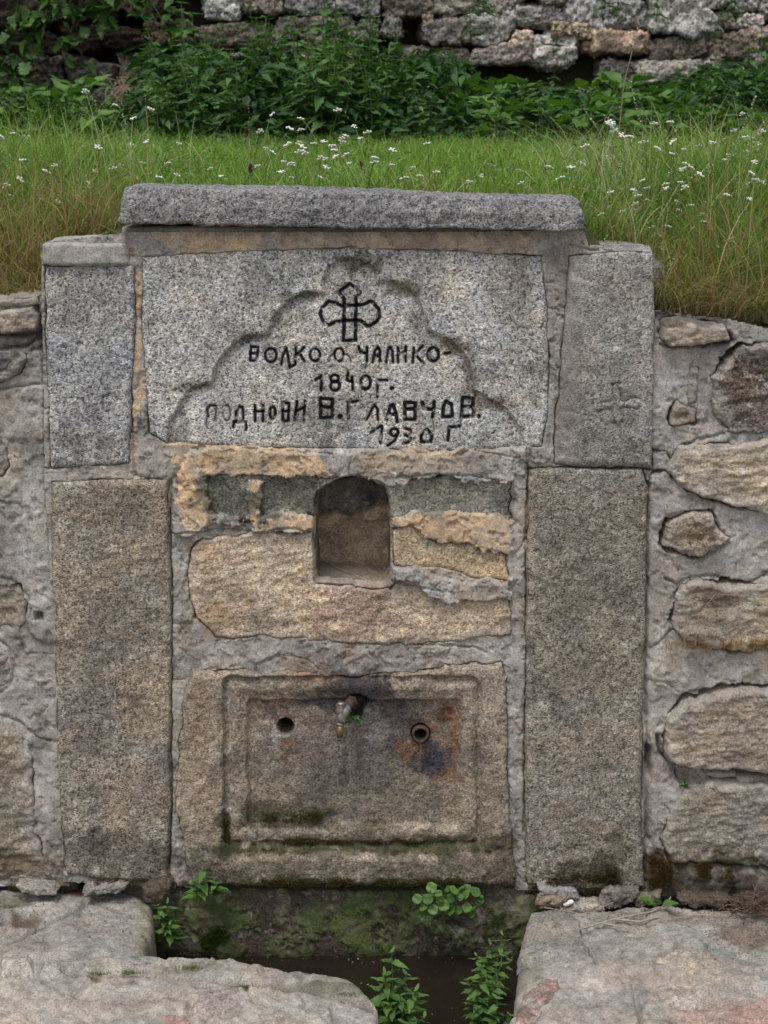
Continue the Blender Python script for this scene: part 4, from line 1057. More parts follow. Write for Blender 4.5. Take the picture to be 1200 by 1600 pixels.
def exD(x, y, d, z, c, sp):
    u, v = to_px(x, y)
    z = pcracks(u, v, z, [([(880, 1440), (900, 1470), (925, 1505)], 4), ([(1025, 1505), (1040, 1490), (1070, 1470)], 2.6), ([(835, 1525), (870, 1532)], 4), ([(1110, 1592), (1200, 1562)], 4), ([(990, 1540), (1000, 1590), (1000, 1640)], 3), ([(810, 1590), (830, 1575), (870, 1572)], 3)])
    z = z + .012 * sstep(60, 20, np.hypot((u - 868), (v - 1462) * 1.5))
    z = z - .010 * sstep(1436, 1420, v)
    c = pstain(u, v, c, [(1000, 1480, 120, 40, S(140, 136, 130), .5), (1105, 1484, 30, 12, S(140, 152, 142), .5), (1100, 1520, 60, 24, S(164, 150, 132), .6), (980, 1560, 40, 30, S(162, 156, 150), .5), (1010, 1530, 60, 14, S(168, 142, 132), .5), (1140, 1590, 80, 20, S(170, 136, 124), .7),
                         (850, 1470, 50, 30, S(128, 122, 112), .5), (1170, 1460, 60, 20, S(112, 90, 72), .7), (1150, 1545, 60, 20, S(158, 150, 142), .5), (1060, 1440, 130, 12, S(132, 122, 108), .5), (830, 1500, 20, 60, S(104, 100, 70), .4), (900, 1545, 40, 30, S(170, 164, 158), .5)])
    return z, c, sp
paving("concrete_paving", [(836, 1430), (870, 1412), (960, 1408), (1200, 1404), (1640, 1404), (1900, 1800), (2000, 2300), (775, 2300), (785, 1800), (796, 1600), (806, 1540), (818, 1480)], .000, S(154, 148, 139), PV, 830, extra=exD, big=.012, rough=.008, spk=.25, rnd=.035, edge=.045,
       label="pale worn concrete in the right foreground")
def stn(pts, z, col, seed, **kw):
    paving("paving_stone", pts, z, col, PV, seed, pitch=.0035, mat=M_STONE, spk=.4, rnd=.006, edge=.02, big=.003, rough=.003, drop=.03, margin=.01, warp=.008, **kw)
stn([(2, 1504), (48, 1503), (50, 1520), (4, 1521)], .012, S(176, 170, 160), 841)
stn([(54, 1504), (95, 1504), (94, 1520), (54, 1520)], .010, S(166, 160, 150), 842)
stn([(310, 1556), (330, 1550), (374, 1550), (378, 1572), (350, 1588), (312, 1590), (302, 1575)], .010, S(160, 142, 134), 843, label="pinkish stone set in the concrete")
stn([(250, 1590), (275, 1588), (300, 1600), (290, 1640), (250, 1640)], .004, S(164, 132, 118), 844)
stn([(405, 1598), (440, 1588), (475, 1596), (490, 1650), (410, 1650)], .004, S(150, 138, 130), 845)
stn([(840, 1538), (868, 1534), (872, 1552), (848, 1580), (830, 1640), (808, 1640), (806, 1600), (815, 1565)], .010, S(146, 116, 106), 846, label="reddish stone at the edge of the trough")
stn([(845, 1590), (860, 1576), (890, 1574), (880, 1640), (840, 1640)], .008, S(160, 144, 134), 847)
stn([(1005, 1552), (1060, 1540), (1110, 1548), (1090, 1572), (1010, 1572)], .004, S(154, 138, 130), 848)
stn([(1105, 1600), (1130, 1580), (1200, 1566), (1260, 1570), (1260, 1660), (1100, 1660)], .006, S(172, 142, 130), 849, label="pink stone in the right foreground")
stn([(1025, 1500), (1060, 1486), (1110, 1490), (1118, 1512), (1080, 1524), (1030, 1518)], .006, S(162, 150, 132), 850)

stn([(832, 1434), (880, 1428), (902, 1448), (926, 1506), (880, 1500), (812, 1508), (820, 1465)], .012, S(140, 135, 126), 851, label="rounded grey block at the corner of the right bank")
# broken flat stones and rubble at the foot of the right pillar
for i, (u_, v_, wx_, hz, cl, rt) in enumerate([(905, 1416, 70, 20, (150, 142, 130), .15), (860, 1404, 44, 16, (128, 110, 92), -.1), (965, 1396, 60, 26, (120, 112, 102), .05), (1010, 1400, 40, 20, (112, 100, 86), .1), (870, 1388, 60, 18, (132, 128, 126), 0), (1100, 1404, 80, 14, (84, 72, 58), 0),
                                         (1170, 1404, 60, 16, (70, 58, 48), .1), (165, 1384, 70, 14, (128, 122, 116), .06), (60, 1384, 60, 12, (140, 134, 124), -.04), (250, 1386, 40, 22, (86, 74, 58), .1)]):
    Yc = -.035 if v_ > 1400 else -.02
    p_ = P3(u_, v_, Yc)
    o = rock("rubble_stone", p_.x, Yc, p_.z, wx_ * .0007, .028, hz * .00075, None, M_STONE, S(*cl) * .8, 860 + i, n=(24, 12, 10), k=6, amp=.42, spk=.5, rot=rt, skew=.25, fine=.5)
    adopt(o, PV)

# water and the bottom of the trough
def plane_mesh(name, x0, y0, x1, y1, z, mat, nx=1, ny=1, parent=None, col=None):
    x, y = np.meshgrid(np.linspace(x0, x1, nx + 1), np.linspace(y0, y1, ny + 1))
    V = np.stack([x, y, np.full(x.shape, z)], -1).reshape(-1, 3)
    f, _ = grid_faces(ny + 1, nx + 1, np.ones((ny, nx), bool), ground=True)
    c = None if col is None else np.ones((len(V), 3)) * col
    return mesh_np(name, V, f, mat, parent, c, None if c is None else .3)
mw, t = new_mat("trough_water")
p = N(t, "ShaderNodeBsdfPrincipled", Roughness=0.06); p.inputs["Base Color"].default_value = (.018, .015, .010, 1); p.inputs["IOR"].default_value = 1.33
nz = N(t, "ShaderNodeTexNoise", Scale=30.0, Detail=3.0); tcw = N(t, "ShaderNodeTexCoord"); t.links.new(tcw.outputs["Object"], nz.inputs["Vector"])
bp = N(t, "ShaderNodeBump", Strength=.12, Distance=.003); t.links.new(nz.outputs[0], bp.inputs["Height"]); t.links.new(bp.outputs[0], p.inputs["Normal"])
oo = N(t, "ShaderNodeOutputMaterial"); t.links.new(p.outputs[0], oo.inputs[0])
tag(plane_mesh("water", -.62, -2.2, .48, .03, -.150, mw), kind="structure")
tag(plane_mesh("ground", -40, -40, 40, .2, -.42, M_CEMENT, col=np.array([.2, .18, .15])), kind="structure")

# ------------------------------------------------------------------ terrace behind the fountain
def terr(x, y):
    x = np.asarray(x, float); y = np.asarray(y, float)
    ax = np.abs(x + .075)
    front = 1.325 + .12 * sstep(.672, .64, ax) + .06 * sstep(.53, .49, ax)
    front = front - .055 * sstep(.62, 1.1, x)
    back = 1.535 + (y - .8) * .052
    t = np.maximum(sstep(.14, .75, y), .9 * sstep(.15, .19, y) * sstep(.56, .52, ax))
    z = front * (1 - t) + back * t
    z = np.where(y < .095, 1.2, z) + 0 * z
    z = z + (fbm(x, y, .5, 3, 901) - .5) * .05 * t
    z = z + .06 * sstep(2.7, 3.6, y)
    return np.where(y > 4.4, 2.75, np.where(y > 4.05, 2.7, z))
xs = np.concatenate([np.linspace(-14, -2.6, 20), np.linspace(-2.5, 2.5, 160), np.linspace(2.6, 14, 20)])
ys = np.concatenate([[.09], np.linspace(.10, 4.0, 130), np.array([4.06, 4.2, 4.41, 5, 8, 14, 25])])
xg, yg = np.meshgrid(xs, ys)
Vt = np.stack([xg, yg, terr(xg, yg)], -1).reshape(-1, 3)
ft, _ = grid_faces(*xg.shape, np.ones((xg.shape[0] - 1, xg.shape[1] - 1), bool), ground=True)
cN = fbm(xg, yg, .2, 4, 905)[..., None]
ct = (np.array([.06, .085, .028]) * cN + np.array([.10, .08, .05]) * (1 - cN)) * .9
tag(mesh_np("lawn_ground", Vt, ft, M_CEMENT, None, ct.reshape(-1, 3), .1), kind="structure")

# ------------------------------------------------------------------ grass
def blades(name, bx, by, bz, hgt, wid, leanx, leany, col, segs=3, tipc=None, mat=None, up=1.0):
    n = len(bx); t = np.linspace(0, 1, segs + 1)
    ang = rng.uniform(0, 2 * np.pi, n)
    ux, uy = np.cos(ang), np.sin(ang)
    V = np.zeros((n, segs * 2 + 1, 3)); C = np.zeros((n, segs * 2 + 1, 3))
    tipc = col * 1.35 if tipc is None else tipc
    ln = np.hypot(leanx, leany)
    for i in range(segs + 1):
        tt = t[i]
        px = bx + leanx * hgt * tt ** 2; py = by + leany * hgt * tt ** 2
        pz = bz + hgt * (tt - .45 * np.minimum(ln, 1.6) * tt ** 2.4) * up
        w = wid * (1 - tt ** 1.6) * .5
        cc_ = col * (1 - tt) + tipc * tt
        if i < segs:
            V[:, 2 * i] = np.stack([px - ux * w, py - uy * w, pz], -1); V[:, 2 * i + 1] = np.stack([px + ux * w, py + uy * w, pz], -1)
            C[:, 2 * i] = cc_; C[:, 2 * i + 1] = cc_
        else:
            V[:, 2 * i] = np.stack([px, py, pz], -1); C[:, 2 * i] = cc_
    base = (np.arange(n) * (segs * 2 + 1))[:, None]
    q = np.concatenate([base + np.array([[2 * i, 2 * i + 1, 2 * i + 3, 2 * i + 2]]) for i in range(segs - 1)], 0) if segs > 1 else np.zeros((0, 4), int)
    tr = base + np.array([[2 * segs - 2, 2 * segs - 1, 2 * segs]])
    o = mesh_np(name, V.reshape(-1, 3), [q, tr], mat or M_GRASS, None, C.reshape(-1, 3))
    return o
def pick_col(n, pal, w):
    pal = np.array(pal); k = rng.choice(len(pal), n, p=np.array(w) / sum(w))
    return pal[k] * rng.uniform(.75, 1.25, (n, 1))
GREEN = [(.14, .25, .042), (.19, .30, .055), (.10, .19, .04), (.26, .31, .09), (.36, .31, .17)]
# the short lawn
n = 62000
bx = rng.uniform(-1.85, 1.85, n); by = rng.uniform(.62, 2.78, n)
keep = np.abs(bx) < .25 * (by + D) + .25
bx, by = bx[keep], by[keep]; n = len(bx)
patch = fbm(bx, by, .3, 3, 911)
col = pick_col(n, GREEN, [4, 5, 3, 2, .35]) * (.8 + .5 * patch[:, None])
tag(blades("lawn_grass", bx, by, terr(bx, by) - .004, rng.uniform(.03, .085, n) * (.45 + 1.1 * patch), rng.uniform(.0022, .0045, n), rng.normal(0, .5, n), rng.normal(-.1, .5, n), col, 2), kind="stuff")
# the tall meadow grass at the front edge
n = 30000
bx = rng.uniform(-1.6, 1.6, n); by = .13 + rng.gamma(1.6, .27, n)
cx_ = bx + .075
dens = np.where(np.abs(cx_) > .53, 1.0, sstep(.28, .5, by) * .55)
keep = (rng.random(n) < dens) & (by < 1.9) & ~((np.abs(cx_) < .55) & (by < .18)) & ~((np.abs(cx_) < .665) & (by < .25))
bx, by = bx[keep], by[keep]; n = len(bx)
side = sstep(.5, .85, np.abs(bx))
hg = rng.uniform(.07, .27, n) * (.45 + .75 * side) * np.clip(1.25 - by * .3, .6, 1.2)
dry = rng.random(n) < np.where(bx < -.55, .8, .45) * sstep(.8, .15, by)
col = pick_col(n, GREEN[:4], [4, 3, 4, 2]); dcol = pick_col(n, [(.30, .23, .12), (.36, .27, .15), (.26, .17, .09)], [3, 2, 2])
col = np.where(dry[:, None], dcol, col)
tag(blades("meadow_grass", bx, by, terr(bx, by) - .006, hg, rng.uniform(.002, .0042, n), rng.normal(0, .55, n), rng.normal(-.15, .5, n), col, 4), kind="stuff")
# long pale seed stems leaning over the meadow
n = 900
bx = np.where(rng.random(n) < .7, rng.uniform(.45, 1.5, n), rng.uniform(-1.5, -.5, n)); by = rng.uniform(.2, 1.5, n)
tag(blades("seed_stems", bx, by, terr(bx, by), rng.uniform(.16, .34, n), rng.uniform(.0018, .0028, n), rng.normal(-.1, .8, n), rng.normal(0, .5, n), pick_col(n, [(.30, .32, .16), (.38, .36, .22), (.20, .26, .10)], [3, 2, 2]), 5), kind="stuff")
# straw hanging at the wall tops, both sides
n = 9500
sidev = rng.random(n) < .5
bx = np.where(sidev, rng.uniform(-1.3, -.72, n), rng.uniform(.585, 1.35, n)); by = rng.uniform(.075, .40, n)
col = pick_col(n, [(.34, .26, .15), (.40, .31, .18), (.25, .16, .09), (.10, .14, .04)], [4, 3, 3, 2])
tag(blades("dry_grass", bx, by, terr(bx, np.maximum(by, .10)) - .004, rng.uniform(.04, .17, n), rng.uniform(.0018, .003, n), rng.normal(.1, 1.0, n), rng.normal(-.6, .55, n), col, 4), kind="stuff")
# clumps of straw and grass hanging over the wall tops
n = 7000
sidev = rng.random(n) < .42
bx = np.where(sidev, rng.uniform(-1.3, -.73, n), rng.uniform(.59, 1.4, n))
k_ = fbm(bx, bx * 0, .07, 3, 915) + rng.normal(0, .06, n) > .5
bx = bx[k_]; n = len(bx); by = rng.uniform(.085, .16, n)
col = pick_col(n, [(.36, .28, .16), (.30, .21, .11), (.12, .19, .05), (.19, .25, .07)], [4, 2, 3, 2])
tag(blades("hanging_grass", bx, by, terr(bx, np.maximum(by, .10)) - .003, rng.uniform(.05, .15, n), rng.uniform(.0018, .0032, n), rng.normal(0, .7, n), rng.normal(-1.0, .45, n), col, 5), kind="stuff")
# grass on the ledge behind the coping
n = 2600
bx = rng.uniform(-.64, .60, n); by = np.where(np.abs(bx + .075) < .53, rng.uniform(.17, .40, n), rng.uniform(.22, .42, n))
col = pick_col(n, [(.30, .23, .12), (.09, .15, .035), (.06, .12, .03)], [3, 4, 4])
tag(blades("verge_grass", bx, by, terr(bx, by) - .004, rng.uniform(.02, .07, n), rng.uniform(.0018, .0032, n), rng.normal(0, .8, n), rng.normal(-.25, .5, n), col, 3), kind="stuff")

def leaf_mesh(name, mat, width=.4, serr=0.0, droop=.25, fold=.12, st=7, tipx=.0, heart=False):
    V, Fq = [], []
    for i in range(st + 1):
        t = i / st
        w = width * .5 * ((math.sin(math.pi * min(1, t * .97 + .03) ** .62)) ** .9 if not heart else math.sqrt(max(0, 1 - (2 * (t * .96 + .03) - 1) ** 2)) ** .8)
        if i == st: w = .004
        if serr and i % 2: w *= 1 - serr
        y = t; z = -droop * t * t + .05 * math.sin(t * 9)
        V += [(-w, y - (serr * .12 if i % 2 else 0), z + fold * w * 2), (0, y, z), (w, y - (serr * .12 if i % 2 else 0), z + fold * w * 2)]
    for i in range(st):
        a = i * 3
        Fq += [(a, a + 1, a + 4, a + 3), (a + 1, a + 2, a + 5, a + 4)]
    me = bpy.data.meshes.new(name); me.from_pydata(V, [], Fq)
    for p in me.polygons: p.use_smooth = True
    me.materials.append(mat); me.update()
    return me
LM_NETTLE = [leaf_mesh("leaf", M_NETTLE, .46, .22, d, f, 9) for d, f in ((.25, .15), (.5, .2), (.1, .1))]
LM_DOCK = [leaf_mesh("leaf", M_DOCK, .50, 0, d, f, 6) for d, f in ((.3, .15), (.55, .2), (.12, .1))]
LM_HERB = [leaf_mesh("leaf", M_HERB, .44, 0.08, d, f, 7) for d, f in ((.2, .15), (.4, .15))]
LM_ROUND = [leaf_mesh("leaf", M_HERB, 1.05, 0, .15, .08, 8, heart=True)]
LM_VINE = [leaf_mesh("leaf", M_VINE, .9, .3, .2, .1, 9, heart=True), leaf_mesh("leaf", M_VINE, .7, .35, .4, .1, 9)]
def put_leaf(me, parent, pos, direction, size, roll=0.0, name="leaf"):
    o = bpy.data.objects.new(name, me); COL.objects.link(o); o.parent = parent
    d = Vector(direction).normalized()
    upv = Vector((0, 0, 1))
    x = d.cross(upv)
    if x.length < 1e-3: x = Vector((1, 0, 0))
    x.normalize(); z = x.cross(d)
    m = Matrix((x, d, z)).transposed().to_4x4()
    m = m @ Matrix.Rotation(roll, 4, 'Y')
    o.matrix_local = Matrix.Translation(pos) @ m @ Matrix.Diagonal((size, size, size, 1))
    return o
def stem_obj(parent, path, r0, r1, mat=M_STEM, segs=5, name="stem"):
    n = len(path)
    V, Fs = tube(path, [r0 + (r1 - r0) * i / (n - 1) for i in range(n)], segs, False)
    return mesh_np(name, V, Fs, mat, parent, local=True)
R = random.Random(5)
def leafy_stem(root, base, top, nodes, lm, lsz, r0=.003, spiral=False, start=.15, down=.1, curve=.02, tip=True, k_top=.55):
    base, top = Vector(base), Vector(top)
    side = Vector((R.uniform(-1, 1), R.uniform(-1, 1), 0)) * curve
    path = [base.lerp(top, i / 6) + side * math.sin(math.pi * i / 6) for i in range(7)]
    stem_obj(root, path, r0, r0 * .5)
    a = R.uniform(0, 6.28)
    for k in range(nodes):
        t = start + (1 - start) * k / max(1, nodes - 1)
        i = min(5, int(t * 6)); p = path[i].lerp(path[i + 1], t * 6 - i) if t < 1 else path[6]
        s = lsz * (1 - (1 - k_top) * t) * R.uniform(.8, 1.15)
        if t > .93: s *= .6
        for e in ((0, math.pi) if not spiral else (0,)):
            ang = a + e + R.uniform(-.3, .3)
            d = (math.cos(ang), math.sin(ang), (R.uniform(.15, .55) + (.5 if t > .9 else 0)) - down)
            put_leaf(R.choice(lm), root, p, d, s, R.uniform(-.4, .4))
        a += math.pi / 2 if not spiral else 2.4

# nettles below the dry stone wall
protos = []
for i in range(6):
    root = empty("nettle_plant", (0, 0, 0))
    h_ = R.uniform(.34, .42)
    for q_ in range(3):
        bb = (R.uniform(-.06, .06), R.uniform(-.05, .05), 0)
        leafy_stem(root, bb, (bb[0] + R.uniform(-.08, .08), bb[1] + R.uniform(-.09, .02), h_ * (1, .8, .9)[q_]), 7, LM_NETTLE, .115, .003, down=.25, k_top=.5)
    protos.append([root, h_])
def z_at(py, y):     # height of a picture row at a distance, to know how tall the plants stand there
    return float(onY(600, py, y)[1])
used = set()
def top_profile(px):
    pts = [(-300, 145), (0, 140), (60, 130), (110, 150), (200, 135), (225, 40), (260, 16), (330, 6), (420, 24), (470, -6), (520, -20), (600, 2), (660, 48), (720, 95), (760, 120), (860, 135), (960, 130), (1000, 95), (1060, 80), (1120, 45), (1200, 30), (1500, 40)]
    return float(np.interp(px, [p[0] for p in pts], [p[1] for p in pts]))
spots = []
for k in range(185):
    y = R.uniform(2.62, 3.70)
    px = R.uniform(-120, 1320)
    if 720 < px < 1120 and R.random() < .75: continue
    if 100 < px < 215 and R.random() < .6: continue
    spots.append((px, y))
for k, (px, y) in enumerate(sorted(spots, key=lambda s: -s[1])):
    src, h_ = protos[k % 6]
    if k < 6: o = src
    else: o = copy_tree(src)
    x = float(onY(px, 200, y)[0]); zb_ = float(terr(x, y))
    ht = z_at(top_profile(px), 3.3) - float(terr(x, 3.3))
    ht *= R.uniform(.8, 1.12) * (1 - .42 * (3.72 - y) / 1.1)
    s = max(.45, ht / h_)
    s2 = min(s, 1.35)
    o.location = (x, y, zb_ - .01); o.rotation_euler = (R.uniform(-.12, .12), R.uniform(-.12, .12), R.uniform(0, 6.28)); o.scale = (s2, s2, s)
    tag(o, "dark green leafy nettle growing in the thicket below the dry stone wall", "nettle", "nettles in the thicket below the dry stone wall")

# low undergrowth under the nettles: one mass of small leaves
n = 12000
bx = rng.uniform(-2.3, 2.3, n); by = rng.uniform(2.5, 3.8, n)
px_ = 600 + F * bx / (by + D) * .99
th_ = np.interp(px_, [-300, 100, 110, 215, 230, 700, 760, 1000, 1100, 1500], [.12, .12, .05, .05, .27, .26, .10, .12, .22, .25]) * sstep(2.4, 3.1, by)
bz = terr(bx, by) + rng.uniform(0, 1, n) ** .7 * th_
col = pick_col(n, [(.022, .062, .018), (.04, .10, .026), (.055, .13, .03), (.03, .08, .03)], [3, 3, 2, 2])
def leaf_mass(name, bx, by, bz, sz_, col):
    n = len(bx); a_ = rng.uniform(0, 6.283, n); el = rng.uniform(-.7, .5, n) * (0 if name == 'floating_debris' else 1)
    d = np.stack([np.cos(a_) * np.cos(el), np.sin(a_) * np.cos(el), np.sin(el)], -1)
    s_ = np.stack([-np.sin(a_), np.cos(a_), rng.normal(0, .3, n)], -1)
    o_ = np.stack([bx, by, bz], -1); sz_ = sz_[:, None]
    V = np.stack([o_, o_ + d * sz_ * .35 + s_ * sz_ * .22, o_ + d * sz_ - np.array([0, 0, .25]) * sz_, o_ + d * sz_ * .35 - s_ * sz_ * .22], 1)
    b_ = (np.arange(n) * 4)[:, None]
    fq = np.concatenate([b_ + np.array([[0, 1, 2]]), b_ + np.array([[0, 2, 3]])])
    return mesh_np(name, V.reshape(-1, 3), fq, M_GRASS, None, np.repeat(col, 4, 0), smooth=False)
UG = ("undergrowth",); tag(leaf_mass("undergrowth", bx, by, bz, rng.uniform(.04, .085, n), col), kind="stuff")

# clover and weeds among the grass
n = 9000
bx = rng.uniform(-1.7, 1.8, n); by = rng.uniform(.45, 2.7, n); pt = fbm(bx, by, .28, 4, 930)
k_ = (pt > .5) | (rng.random(n) < .12); bx, by = bx[k_], by[k_]; n = len(bx)
tag(leaf_mass("clover", bx, by, terr(bx, by) + rng.uniform(.01, .05, n), rng.uniform(.012, .026, n), pick_col(n, [(.07, .17, .04), (.11, .22, .05), (.16, .24, .08), (.26, .22, .10)], [4, 4, 2, .6])), kind="stuff")
n = 7000
bx = np.where(rng.random(n) < .68, rng.normal(.95, .28, n), rng.normal(-.95, .25, n)); by = rng.uniform(.16, 1.2, n)
tag(leaf_mass("meadow_weeds", bx, by, terr(bx, by) + rng.uniform(.01, .15, n), rng.uniform(.007, .018, n), pick_col(n, [(.16, .22, .09), (.24, .28, .14), (.10, .17, .05), (.28, .22, .12)], [4, 3, 3, 1])), kind="stuff")
# broad-leaved plants to the right
protos = []
for i in range(5):
    root = empty("broad_leaved_plant", (0, 0, 0))
    for k in range(11):
        a_ = k * 2.4 + R.uniform(-.3, .3); up_ = R.uniform(.25, 1.1)
        r_ = R.uniform(.01, .05)
        b_ = Vector((math.cos(a_) * .01, math.sin(a_) * .01, 0)); e_ = Vector((math.cos(a_) * r_, math.sin(a_) * r_, .04 + up_ * .08))
        stem_obj(root, [b_, b_.lerp(e_, .5) + Vector((0, 0, .01)), e_], .002, .0015)
        put_leaf(R.choice(LM_DOCK), root, e_, (math.cos(a_), math.sin(a_), up_ - .35), R.uniform(.065, .12), R.uniform(-.5, .5))
    protos.append(root)
for k in range(58):
    y = R.uniform(2.55, 3.6); px = R.uniform(700, 1330) if k % 4 else R.uniform(-80, 200)
    o = protos[k % 5] if k < 5 else copy_tree(protos[k % 5])
    x = float(onY(px, 200, y)[0]); s = R.uniform(.8, 1.2)
    if px < 300: s *= .8
    o.location = (x, y, float(terr(x, y)) - .01); o.rotation_euler = (0, 0, R.uniform(0, 6.28)); o.scale = (s, s, s * R.uniform(.9, 1.3))
    tag(o, "bright green broad-leaved plant growing between lawn and dry stone wall", "plant", "broad-leaved plants behind the lawn")

# ------------------------------------------------------------------ dry stone wall at the back
BW = empty("dry_stone_wall", (0, 3.95, 1.7)); tag(BW, "grey dry stone retaining wall behind the nettles at the top of the lawn", "wall")
BST = [(600, -12, 676, 28, (92, 84, 72)), (678, -14, 804, 24, (112, 108, 98)), (797, 8, 884, 42, (116, 114, 112)), (842, -20, 884, 9, (112, 106, 98)), (658, 31, 726, 70, (92, 88, 84)), (719, 25, 796, 70, (132, 130, 128)),
       (797, 50, 831, 71, (162, 142, 122)), (832, 49, 902, 104, (144, 138, 134)), (736, 71, 828, 100, (122, 112, 104)), (596, 24, 627, 60, (88, 84, 80)), (884, -6, 940, 44, (132, 130, 130)), (940, -8, 1014, 48, (124, 122, 120)),
       (1014, -4, 1112, 54, (138, 136, 132)), (1086, -22, 1136, 14, (122, 120, 116)), (1137, -16, 1184, 20, (118, 116, 116)), (1184, -10, 1238, 36, (112, 108, 104)), (912, 46, 1012, 82, (150, 124, 104)), (1114, 18, 1150, 44, (104, 92, 84)), (1150, 24, 1190, 48, (148, 138, 132)),
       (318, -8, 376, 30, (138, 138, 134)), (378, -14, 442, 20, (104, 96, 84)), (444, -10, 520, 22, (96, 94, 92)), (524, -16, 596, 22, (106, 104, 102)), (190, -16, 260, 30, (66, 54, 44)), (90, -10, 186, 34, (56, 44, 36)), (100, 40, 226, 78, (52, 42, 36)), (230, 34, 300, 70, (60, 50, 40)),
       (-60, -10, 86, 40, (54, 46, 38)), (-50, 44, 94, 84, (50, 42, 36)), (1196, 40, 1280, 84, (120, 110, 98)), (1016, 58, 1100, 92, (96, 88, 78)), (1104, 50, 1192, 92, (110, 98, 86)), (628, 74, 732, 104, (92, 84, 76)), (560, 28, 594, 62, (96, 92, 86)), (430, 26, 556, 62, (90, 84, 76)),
       (304, 36, 426, 74, (84, 76, 66))]
for u_, v_, c in [(886, 45, 10), (909, 50, 12), (700, 27, 10), (870, 46, 9), (668, 29, 8)]:
    BST.append((u_ - c, v_ - c // 2, u_ + c, v_ + c // 2, (136, 118, 98)))
def fill_row(y0, y1, x0, x1):
    x = x0
    while x < x1:
        w = R.uniform(38, 130)
        a0, a1 = y0 + R.uniform(-5, 6), y1 + R.uniform(-6, 5)
        if not any(x < b[2] - 8 and x + w > b[0] + 8 and y0 < b[3] - 6 and y1 > b[1] + 6 for b in BST0):
            g = R.uniform(82, 132)
            if w < 60 and R.random() < .5:
                m_ = (a0 + a1) / 2
                BST.append((x + 1, a0, x + w - 1, m_ - 1, (g, g * .95, g * .88))); BST.append((x + 1, m_ + 1, x + w - 1, a1, (g * .9, g * .86, g * .8)))
            else:
                BST.append((x + 1, a0, x + w - 1, a1, (g, g * .95, g * .88)))
        x += w
BST0 = list(BST)
yy = -22.0
while yy > -250:
    hh = R.uniform(28, 52); fill_row(yy - hh, yy, -500, 1750); yy -= hh
yy = -20.0
while yy < 200:
    hh = R.uniform(28, 50); fill_row(yy, yy + hh, -500, 1750); yy += hh
for i, (u0, v0, u1, v1, cl) in enumerate(BST):
    a_, b_ = P3(u0, v0, 3.86), P3(u1, v1, 3.86)
    sz = max(.03, (a_.z - b_.z) / 2)
    cl = S(*cl) * (1.0 if u0 < 230 else 1.5)  # left end stays darker: brown stone with its shade put into the colour
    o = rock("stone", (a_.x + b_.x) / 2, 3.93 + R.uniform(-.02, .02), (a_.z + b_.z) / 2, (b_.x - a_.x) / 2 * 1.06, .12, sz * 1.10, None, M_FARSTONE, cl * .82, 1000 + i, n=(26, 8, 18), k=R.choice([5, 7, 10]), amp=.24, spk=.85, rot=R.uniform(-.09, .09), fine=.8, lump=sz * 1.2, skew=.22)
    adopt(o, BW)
V_ = np.array([(-9, 4.02, 1.4), (9, 4.02, 1.4), (9, 4.02, 2.72), (-9, 4.02, 2.72)])
mesh_np("earth_fill", V_, np.array([[0, 1, 2, 3]]), M_CEMENT, BW, np.ones((4, 3)) * np.array([.075, .062, .048]), .2)

# climbing vine over the wall, top left
VN = empty("climbing_vine", (-1.5, 3.7, 1.75)); tag(VN, "leafy vine hanging over the dark wall in the top left corner", "vine")
def vine(px_path, n, spread=14):
    pts = [P3(a, b, 3.72) - VN.location for a, b in px_path]
    stem_obj(VN, pts, .004, .002)
    for k in range(n):
        t = R.uniform(0, len(pts) - 1.001); i = int(t)
        p = pts[i].lerp(pts[i + 1], t - i) + Vector((R.uniform(-spread, spread) * .0028, R.uniform(-.08, 0), R.uniform(-spread, spread) * .0028))
        put_leaf(R.choice(LM_VINE), VN, p, (R.uniform(-1, 1), -.6, R.uniform(-1, .2)), R.uniform(.05, .085), R.uniform(-.6, .6))
vine([(30, -30), (25, 20), (40, 60), (20, 110), (30, 140)], 46, 26)
vine([(60, -30), (80, 10), (70, 40), (60, 90)], 30, 20)
vine([(180, -30), (170, 0), (150, 18), (180, 30)], 26, 16)
vine([(-40, -30), (-20, 60), (0, 110)], 26, 26)
vine([(120, -30), (125, 10), (110, 50), (130, 90)], 34, 30)
vine([(230, -30), (240, 10), (260, 40), (270, 70)], 34, 26)

# plants rooted in the wall's joints
for i, (u_, v_, h_) in enumerate([(755, 12, .10), (945, 8, .14), (965, 10, .13), (1025, 22, .18), (1150, 26, .18), (737, 52, .12), (865, 78, .16), (1130, 60, .2)]):
    root = empty("wall_weed", tuple(P3(u_, v_ + 14, 3.74)))
    leafy_stem(root, (0, 0, 0), (R.uniform(-.03, .03), -.06, h_), 6, LM_DOCK if i < 2 else LM_NETTLE, .07, .002)
    tag(root, ["small green weed rooted high in the grey wall, leftmost of the bright ones", "round-leaved weed between two large boulders at the top", "green weed beside the boulder near the top edge, paired with another",
               "leafy weed at the left foot of the largest pale boulder", "feathery weed in the wall near the right edge", "pale green weed growing in front of the squared grey stone", "bushy grey-green weed before the pale upright stone", "dark weed under the small pale stone on the right"][i], "weed")

